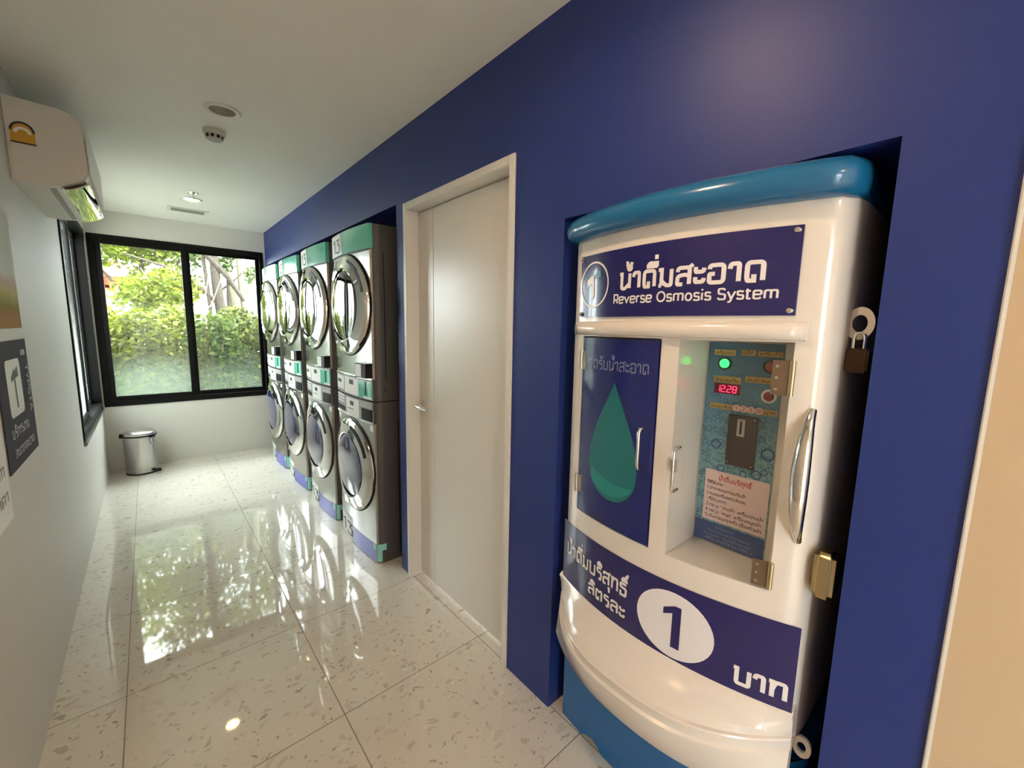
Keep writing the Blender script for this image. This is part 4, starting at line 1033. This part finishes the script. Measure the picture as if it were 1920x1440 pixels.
for s, y in (('1', .404), ('2', .387), ('5', .370), ('10', .352)):
    b = B(); b.lathe([(0, .003), (.0085, .003), (.0085, .0005)], (PX, y, 1.211), 'X', 20, -1); cn = obj('coin_symbol', b, m_card, pl)
    ww = text_width(s) * .0055; ptext(s, y + ww / 2, y - ww / 2, 1.2068, .006, .24, PX - .0036, m_redtxt, 'numeral', cn)
def pilot(y, z, r, m, name, rim=None):
    b = B(); b.lathe([(0, .010), (r * .8, .010), (r, .006), (r, 0)], (PX, y, z), 'X', 24, -1); o = obj(name, b, m, cp)
    if rim:
        b = B(); b.lathe([(r + .0005, .004), (r + .005, .004), (r + .0055, 0)], (PX, y, z), 'X', 24, -1); obj('bezel', b, rim, o)
    return o
pilot(.442, 1.322, .0115, m_green, 'green_lamp', m_blackp); pilot(.335, 1.322, .0125, m_red, 'red_lamp', m_blackp); pilot(.334, 1.250, .0115, m_red, 'push_button', m_white)
dp_ = prect(.462, .400, 1.244, 1.270, PX - .0005, m_ledbg, 'display', t_=.004)
SEG = {'1': 'bc', '2': 'abged', '8': 'abcdefg'}
b = B()
def seg7(ch, y0, z0, w_, h_):
    P = {'a': ((0, 1), (1, 1)), 'b': ((1, 1), (1, .5)), 'c': ((1, .5), (1, 0)), 'd': ((0, 0), (1, 0)), 'e': ((0, .5), (0, 0)), 'f': ((0, 1), (0, .5)), 'g': ((0, .5), (1, .5))}
    for s in SEG[ch]:
        (a0, b0), (a1, b1) = P[s]; tk = .0012
        ya, yb = y0 - a0 * w_ - b0 * .0012, y0 - a1 * w_ - b1 * .0012; za, zb = z0 + b0 * h_, z0 + b1 * h_
        if za == zb: b.box(PX - .0056, PX - .0048, min(ya, yb) + .0005, max(ya, yb) - .0005, za - tk / 2, za + tk / 2)
        else: b.box(PX - .0056, PX - .0048, (ya + yb) / 2 - tk / 2, (ya + yb) / 2 + tk / 2, min(za, zb) + .0004, max(za, zb) - .0004)
for ch, y in (('1', .457), ('2', .4445), ('2', .4295), ('8', .4165)): seg7(ch, y, 1.249, .0085, .016)
b.box(PX - .0056, PX - .0048, .4325, .4340, 1.2485, 1.250)
obj('digits', b, m_led, dp_)
ca = prect(.418, .351, 1.062, 1.194, PX - .0005, m_brown, 'coin_acceptor', t_=.008)
b = B(); b.box(PX - .0115, PX - .008, .377, .396, 1.141, 1.186, .001); sp_ = obj('slot_plate', b, m_steel, ca)
b = B(); b.box(PX - .0125, PX - .0115, .3845, .3885, 1.148, 1.180); obj('coin_slot', b, m_blackp, sp_)
for y in (.413, .356):
    for z in (1.187, 1.069):
        b = B(); b.lathe([(0, .0098), (.0022, .0095), (.0025, .008)], (PX, y, z), 'X', 10, -1); obj('screw', b, m_steel, ca)
for y, z, r in ((.447, 1.107, .013), (.324, 1.107, .016), (.340, 1.142, .007), (.43, 1.045, .010), (.345, 1.05, .012), (.375, 1.043, .009), (.328, 1.06, .008)):
    b = B(); b.grid([[(PX - .0008, y + q * r * math.cos(2 * math.pi * k / 24), z + q * r * math.sin(2 * math.pi * k / 24)) for k in range(24)] for q in (1.0, .72)], closed_u=True); obj('printed_bead', b, m_dkblue, cp, norm=False)
wc = prect(.467, .312, .896, 1.036, PX - .0005, m_card, 'instruction_card', t_=.001)
ptext('น้ำดื่มบริสุทธิ์', .432, .352, 1.012, .0085, .2, PX - .0018, m_redtxt, 'title', wc)
for i, (s, y0, y1) in enumerate((('วิธีใช้งาน', .460, .420), ('1.นำภาชนะมารองรับน้ำ', .460, .362), ('2.หยอดเหรียญตามจำนวน', .460, .362), ('ที่ต้องการ', .454, .408), ('3.กดปุ่ม "จ่ายน้ำ" เครื่องจ่ายน้ำ', .460, .322), ('4.กดปุ่ม "หยุด" เครื่องหยุดน้ำ', .460, .326), ('5.เก็บภาชนะทุกครั้ง เมื่อเสร็จแล้ว', .460, .320))):
    ptext(s, y0, y1, .998 - i * .0155, .0055, .22, PX - .0018, m_ink, 'text_line', wc)
bp_ = prect(.486, .312, .833, .890, PX - .0005, m_dkblue, 'blue_notice', t_=.0008)
for i, (s, y0, y1) in enumerate((('น้ำดื่มสะอาด', .430, .382), ('ผ่านระบบกรอง', .458, .350), ('มาตรฐานสะอาด', .458, .345), ('ดื่มได้ทุกวัน', .455, .335))):
    ptext(s, y0, y1, .877 - i * .012, .0045, .2, PX - .0018, m_txtp, 'text_line', bp_)
# clear door over the right compartment
cd_ = obj('clear_door', bslab(.488, .268, OZ0 + .004, OZ1 - .004, -.003, .0, 10), m_acr, vm)
for z, hh in ((1.308, .037), (.866, .030)):
    b = B(); y = .276
    b.grid([[(bx(yy) - .004, yy, zz) for yy in (.300, .285, .268)] for zz in (z - hh, z + hh)])
    b2 = bslab(.297, .268, z - hh, z + hh, .001, .004, 3); hg = obj('hinge', b2, m_hinge, cd_)
    b.b.free()
    b = B(); b.tube([(bx(.262) - .006, .262, z - hh), (bx(.262) - .006, .262, z + hh)], .006, 10); obj('hinge_pin', b, m_brass, hg)
    for q in (-1, 0, 1):
        b = B(); b.lathe([(0, .0068), (.0035, .006), (.004, .004)], (bx(.288), .288, z + q * hh * .66), 'X', 10, -1); obj('screw', b, m_chrome, hg)
pull(.470, 1.012, 1.120, .004, .030, cd_, m_chrome)
b = B(); y = .482; b.box(bx(y) - .010, bx(y) - .001, y - .008, y + .008, 1.052, 1.088, .003); obj('latch', b, m_chrome, cd_)
# price band
pb = obj('price_band', bpatch(.886, .199, .545, .762, .0012, 30), m_navy, vm, norm=False)
b = B(); n = 40; cy, cz = .457, .648
b.face([(bx(cy + .100 * math.cos(2 * math.pi * k / n)) - .0026, cy + .100 * math.cos(2 * math.pi * k / n), cz + .090 * math.sin(2 * math.pi * k / n)) for k in range(n)])
b.b.clear()
b.grid([[(bx(cy + q * .100 * math.cos(2 * math.pi * k / n)) - .0022, cy + q * .100 * math.cos(2 * math.pi * k / n), cz + q * .090 * math.sin(2 * math.pi * k / n)) for k in range(n)] for q in (1, .75, .5, .25, .001)], closed_u=True)
pd = obj('price_disc', b, m_txt, pb, norm=False)
f = bfn(.0032)
b = B(); b.face([f(*p) for p in ((.482, .688), (.452, .704), (.436, .704), (.436, .588), (.458, .588), (.458, .682), (.482, .670))]); obj('price_numeral', b, m_navy, pd, norm=False)
obj('thai_lettering', place('น้ำดื่มบริสุทธิ์', .862, .590, .655, .034, .23, .0026), m_txt, pb, norm=False)
obj('thai_lettering', place('ลิตรละ', .742, .594, .588, .030, .23, .0026), m_txt, pb, norm=False)
obj('thai_lettering', place('บาท', .312, .207, .577, .038, .25, .0026), m_txt, pb, norm=False)
# long grab handle
y = .224; x = bx(y)
b = B(); n = 16; pts = []; rr_ = []
for k in range(n + 1):
    q = k / n; pts.append((x + .002 - .040 * math.sin(math.pi * q) ** .7, y, .958 + .287 * q)); rr_.append(.008 + .009 * math.sin(math.pi * q))
b.tube(pts, rr_, 14); obj('grab_handle', b, m_chrome, vm)
# lock case and hasp rings on the right flank
b = B(); b.box(1.025, 1.085, .156, .194, .845, .948, .010, 3); obj('lock_case', b, m_brass, vm)
def hasp(x, y, z, r=.027):
    b = B(); n = 24
    pr_ = []
    for k in range(n): a = 2 * math.pi * k / n; pr_.append((math.cos(a), math.sin(a)))
    rows = []
    for yy, q in ((y - .004, 1.0), (y - .004, .52), (y + .004, .52), (y + .004, 1.0)):
        rows.append([(x + q * r * 1.0 * c, yy - .0 + q * 0, z + q * r * s_) for c, s_ in pr_])
    b.grid(rows, closed_u=True, closed_v=True); return b
def hasp_y(y, x, z, r, inner):
    """flat eye plate standing off the flank, its face towards the room"""
    b = B(); n = 28; rows = []
    for xx, q in ((x - .004, 1.0), (x - .004, inner), (x + .004, inner), (x + .004, 1.0)):
        rows.append([(xx, y + q * r * .72 * math.cos(2 * math.pi * k / n), z + q * r * math.sin(2 * math.pi * k / n)) for k in range(n)])
    b.grid(rows, closed_u=True, closed_v=True); return b
obj('hasp_eye', hasp_y(.176, 1.09, 1.424, .033, .52), m_body, vm)
obj('hasp_eye', hasp_y(.181, 1.075, .452, .026, .48), m_body, vm)
pk = thing('padlock', 'small dark padlock with a bright shackle hanging on the right flank of the water machine', 'padlock', (1.088, .172, 1.34))
b = B(); n = 10
b.tube([(1.079, .181, 1.372)] + [(1.079 + .0, .172 + .009 * math.cos(math.pi * k / n), 1.395 + .010 * math.sin(math.pi * k / n)) for k in range(n + 1)] + [(1.079, .163, 1.372)], .0032, 8); obj('shackle', b, m_chrome, pk)
b = B(); b.box(1.070, 1.088, .154, .190, 1.325, 1.374, .004); obj('lock_body', b, MT('dark_brass_lock', (70, 52, 38), .35, .7), pk)

# ------------------------------------------------------------------ outdoors beyond the windows
b = B(); b.box(-30, XL - .2, -25, 6.0, -.2, -.05); o = obj('bounce_ground', b, MT('bounce_concrete', (176, 170, 160), .8), smooth=False); o['kind'] = 'structure'  # unseen pale paving added to bounce daylight up to the ceiling
b = B(); b.box(-30, 30, -30, 40, -.32, -.25); o = obj('ground', b, MT('lawn', (84, 96, 50), .9), smooth=False); o['kind'] = 'structure'
rng = np.random.default_rng(11)
def leaves(name, m, centers, size, parent=None, spread=.0, up=.3):
    """one mesh of folded leaf blades at the given points"""
    n = len(centers); c = np.asarray(centers, float)
    d = rng.normal(size=(n, 3)); d[:, 2] = d[:, 2] * .6 + up * .0; d /= np.linalg.norm(d, axis=1)[:, None]
    e = rng.normal(size=(n, 3)); e -= d * (e * d).sum(1)[:, None]; e /= np.linalg.norm(e, axis=1)[:, None]
    nn = np.cross(d, e); s = size * rng.uniform(.55, 1.25, n)[:, None]
    p0 = c - d * s * .5; p1 = c + e * s * .27 + nn * s * .06; p2 = c + d * s * .5; p3 = c - e * s * .27 + nn * s * .06
    co = np.stack([p0, p1, p2, p3], 1).reshape(-1, 3)
    if parent is not None: co = co - np.array(base_of(parent))
    me = bpy.data.meshes.new(name); me.from_pydata(co.tolist(), [], [(4 * i, 4 * i + 1, 4 * i + 2, 4 * i + 3) for i in range(n)]); me.materials.append(m)
    o = bpy.data.objects.new(name, me); COL.objects.link(o)
    if parent is not None: o.parent = parent; BASE[o.name] = base_of(parent)
    return o
def blob(cx, cy, cz, rx, ry, rz, n, shell=.55):
    v = rng.normal(size=(n, 3)); v /= np.linalg.norm(v, axis=1)[:, None]
    r = shell + (1 - shell) * rng.random(n) ** .7
    return v * r[:, None] * np.array([rx, ry, rz]) + np.array([cx, cy, cz])
m_hedge = [leaf_mat('hedge_leaf_yellow', (44, 58, 10), (122, 132, 34)), leaf_mat('hedge_leaf_green', (36, 54, 13), (98, 118, 38)), leaf_mat('hedge_leaf_olive', (40, 52, 18), (106, 116, 50))]
m_tree = [leaf_mat('tree_leaf_bright', (56, 74, 12), (130, 142, 40), .45), leaf_mat('tree_leaf_dark', (34, 50, 20), (80, 98, 46), .4), leaf_mat('tree_leaf_mid', (46, 64, 15), (104, 120, 46), .4)]
m_bark = bark('dark_bark', (36, 30, 26), (66, 56, 48)); m_barkp = bark('pale_bark', (84, 78, 64), (120, 112, 94)); m_twig = bark('twig_bark', (112, 104, 76), (160, 152, 120))
# row of shrubs right outside the back window
SHRUBS = [(-1.62, 6.80, 1.40, 1, 'green shrub at the far left of the front hedge row, mostly behind the left wall'),
 (-.86, 6.80, 1.50, 0, 'yellow green shrub at the left edge of the left pane, front hedge row'),
 (-.10, 6.80, 1.56, 0, 'bright yellow green shrub left of the middle of the left pane, front hedge row'),
 (.66, 6.80, 1.54, 1, 'green shrub straight behind the window mullion, front hedge row'),
 (1.42, 6.80, 1.60, 2, 'olive shrub at the right edge of the right pane, front hedge row'),
 (2.18, 6.80, 1.55, 1, 'green shrub at the right end of the front hedge row, hidden by the dryers'),
 (-1.25, 7.62, 1.55, 1, 'green shrub at the left end of the rear hedge row'),
 (-.48, 7.62, 1.62, 0, 'yellow tipped shrub under the red roofed house, rear hedge row'),
 (.28, 7.62, 1.66, 0, 'yellow green shrub behind the right part of the left pane, rear hedge row'),
 (1.04, 7.62, 1.66, 2, 'olive green shrub below the dark trunk, rear hedge row'),
 (1.82, 7.62, 1.78, 2, 'olive shrub below the pale twin trunks, rear hedge row')]
for i, (x, y, h, k, lb) in enumerate(SHRUBS):
    t = thing('shrub', lb, 'shrub', (x, y, -.25), 'shrubs in the hedge outside the back window')
    c = np.concatenate([blob(x, y, h - .42, .35, .37, .42, 2300, .25), blob(x, y, h - 1.0, .36, .38, .58, 2800, .25), blob(x, y, .16, .36, .38, .38, 1200, .3)])
    leaves('foliage', m_hedge[k], c, .085, t)
    b = B()
    for j in range(7):
        a = j * .9 + i; b.tube([(x + .06 * math.cos(a), y + .06 * math.sin(a), -.25), (x + .12 * math.cos(a), y + .12 * math.sin(a), .5), (x + .24 * math.cos(a + .3), y + .24 * math.sin(a + .3), h - .25)], [.018, .013, .006], 6)
    obj('stems', b, m_twig, t)
def tree(name, label, root, limbs, crowns, mb, ml, leaf=.12):
    t = thing('tree', label, 'tree', root, 'trees behind the hedge')
    b = B(); b.tube(limbs[0][0], limbs[0][1], 10); obj('trunk', b, mb, t)
    for pts, r in limbs[1:]:
        b = B(); b.tube(pts, r, 8); obj('branch', b, mb, t)
    if crowns:
        leaves('foliage', ml, np.concatenate([blob(*c) for c in crowns]), leaf, t)
    return t
tree('t', 'bright leafy tree filling the upper left pane beyond the hedge', (.1, 11.1, -.25),
     [([(.1, 11.1, -.25), (.05, 11.1, 1.2), (.0, 11.1, 2.6)], [.09, .07, .04]), ([(.05, 11.1, 1.5), (-.4, 11.0, 2.1), (-.8, 10.9, 2.7)], [.04, .03, .015]), ([(.04, 11.1, 1.7), (.4, 11.0, 2.2), (.7, 10.9, 2.9)], [.04, .03, .015])],
     [(-.30, 11.2, 2.95, .80, .7, .55, 2000, .3), (.35, 11.3, 3.0, .8, .7, .6, 1700, .3), (0, 11.3, 3.9, 1.2, .8, .7, 2400, .3), (-.2, 11.4, 5.0, 1.2, .9, .7, 2200, .3), (.12, 11.1, 2.05, .48, .4, .4, 1100, .3), (.55, 11.1, 2.15, .45, .4, .45, 900, .3)], m_bark, m_tree[0], .12)
tree('t', 'thin stemmed shrubby tree with pale twigs left of the mullion', (.55, 8.6, -.25),
     [([(.55, 8.6, -.25), (.52, 8.6, 1.5), (.38, 8.6, 2.3)], [.03, .022, .008])] + [([(.54, 8.6, 1.1 + .05 * k), (.54 + .10 * (k - 3), 8.6, 1.7), (.50 + .17 * (k - 3), 8.5, 2.2 + .05 * (k % 3))], [.014, .010, .005]) for k in range(7)],
     [(.30, 8.6, 1.92, .42, .3, .34, 900, .2), (-.02, 8.6, 1.80, .4, .3, .3, 800, .2)], m_twig, m_tree[0], .09)
tree('t', 'dark trunked tree with a long diagonal limb in the right pane', (1.02, 9.0, -.25),
     [([(1.05, 9.0, -.25), (1.02, 9.0, 1.5), (.97, 9.0, 2.1), (.93, 9.0, 3.4)], [.10, .085, .075, .05]), ([(.99, 9.0, 1.72), (.62, 9.0, 2.12), (.30, 9.0, 2.30), (-.2, 9.0, 2.45)], [.035, .03, .022, .012]), ([(1.36, 8.95, 1.80), (1.14, 8.95, 2.2), (.84, 8.95, 2.56), (.5, 8.9, 3.1)], [.03, .045, .05, .04]), ([(1.0, 9.0, 1.95), (1.2, 9.0, 2.12), (1.36, 9.0, 2.3)], [.02, .018, .010]), ([(.80, 9.0, 2.60), (.83, 9.0, 2.2), (.86, 9, 1.6)], [.03, .03, .03])],
     [(1.12, 9.2, 2.45, .2, .2, .22, 150, .2), (.66, 9.2, 2.50, .2, .2, .2, 90, .2), (.5, 9.1, 3.4, .6, .35, .55, 1500, .3), (.4, 9.1, 4.4, .65, .35, .6, 1500, .3)], m_bark, m_tree[1], .11)  # upper crowns added above view to keep sky off the floor reflection
tree('t', 'pale twin stemmed tree at the right edge of the back window', (1.44, 9.8, -.25),
     [([(1.42, 9.8, -.25), (1.40, 9.8, 1.4), (1.34, 9.8, 1.95), (1.24, 9.8, 2.6), (1.2, 9.8, 3.5)], [.075, .065, .06, .05, .04]), ([(1.44, 9.85, .6), (1.50, 9.8, 1.6), (1.46, 9.8, 2.1), (1.44, 9.8, 3.4)], [.06, .06, .06, .05]), ([(1.5, 9.8, 1.9), (1.75, 9.8, 2.4), (2.1, 9.8, 2.9)], [.03, .025, .015])],
     [(1.66, 9.9, 2.35, .2, .2, .2, 120, .2), (2.1, 9.9, 3.5, .6, .3, .6, 1300, .3), (2.1, 9.9, 4.5, .7, .3, .6, 1300, .3)], m_barkp, m_tree[2], .11)  # high crowns added out of view to screen sky mirrored in the floor
tree('t', 'added leafy green tree behind the pale twin trunks, blocking the sky above the pale building', (1.6, 12.6, -.25),
     [([(1.6, 12.6, -.25), (1.62, 12.6, 2), (1.7, 12.6, 4.2), (1.65, 12.6, 6.8)], [.09, .08, .05, .03])],
     [(1.6, 12.6, 4.1, .9, .5, .75, 2000, .2), (1.9, 12.6, 5.2, .9, .5, .7, 1600, .2), (1.6, 12.6, 6.3, 1.0, .5, .8, 1900, .2), (1.7, 12.6, 7.4, .9, .5, .7, 1200, .2)], m_bark, m_tree[2], .13)  # whole tree added to hide bright sky from the floor reflection
tree('t', 'dark green tree far behind at the left edge of the back window', (-1.6, 13, -.25),
     [([(-1.6, 13, -.25), (-1.5, 13, 2), (-1.4, 13, 3.6)], [.1, .08, .05])],
     [(-1.0, 13, 3.25, 1.0, .8, .8, 1300, .3), (.2, 13.5, 3.5, 1.2, .8, .7, 1100, .3), (1.8, 14, 4.6, 1.6, .9, 1.0, 1800, .3), (-.6, 13.5, 5.2, 1.6, .9, 1.0, 1800, .3)], m_bark, m_tree[1], .15)
b = B(); b.box(-2.15, -2.0, 1.2, 6.2, -.1, 6.5); o = obj('sky_block_wall', b, MT('block_wall_render', (190, 192, 190), .8), smooth=False); o['kind'] = 'structure'  # unseen wall added to cut skylight through the left window
# buildings
hs = thing('house', 'white house with an orange red roof edge seen through the left pane', 'house', (-1.3, 17.2, -.25))
mw = MT('house_render', (212, 206, 200), .8); mr_ = MT('orange_roof_tile', (206, 84, 52), .7)
b = B(); b.box(-1.6, -.1, 16.2, 19, -.25, 2.28); obj('wall', b, mw, hs, smooth=False)
b = B(); b.prism([(15.7, 2.28), (15.7, 2.36), (17.6, 3.2), (19.5, 2.36), (19.5, 2.28)], 'X', -1.7, -.45)
for k in range(10): b.box(-1.7 + k * .128, -1.66 + k * .128, 15.66, 15.70, 2.26, 2.62)
b.box(-1.7, -.45, 15.70, 15.74, 2.26, 2.60)
obj('roof', b, mr_, hs, smooth=False)
b = B(); b.box(-.75, -.42, 16.17, 16.21, 1.55, 2.02); obj('window', b, MT('house_window', (120, 132, 146), .1), hs, smooth=False)
wb = thing('building', 'plain pale rendered building behind the tree trunks in the right pane', 'building', (3.6, 18.5, -.25))
b = B(); b.box(.6, 7.5, 17.5, 20, -.25, 2.55); obj('wall', b, MT('pale_render', (196, 196, 198), .8), wb, smooth=False)
b = B(); b.box(.5, 7.6, 17.4, 20.1, 2.55, 2.66); obj('parapet', b, mw, wb, smooth=False)
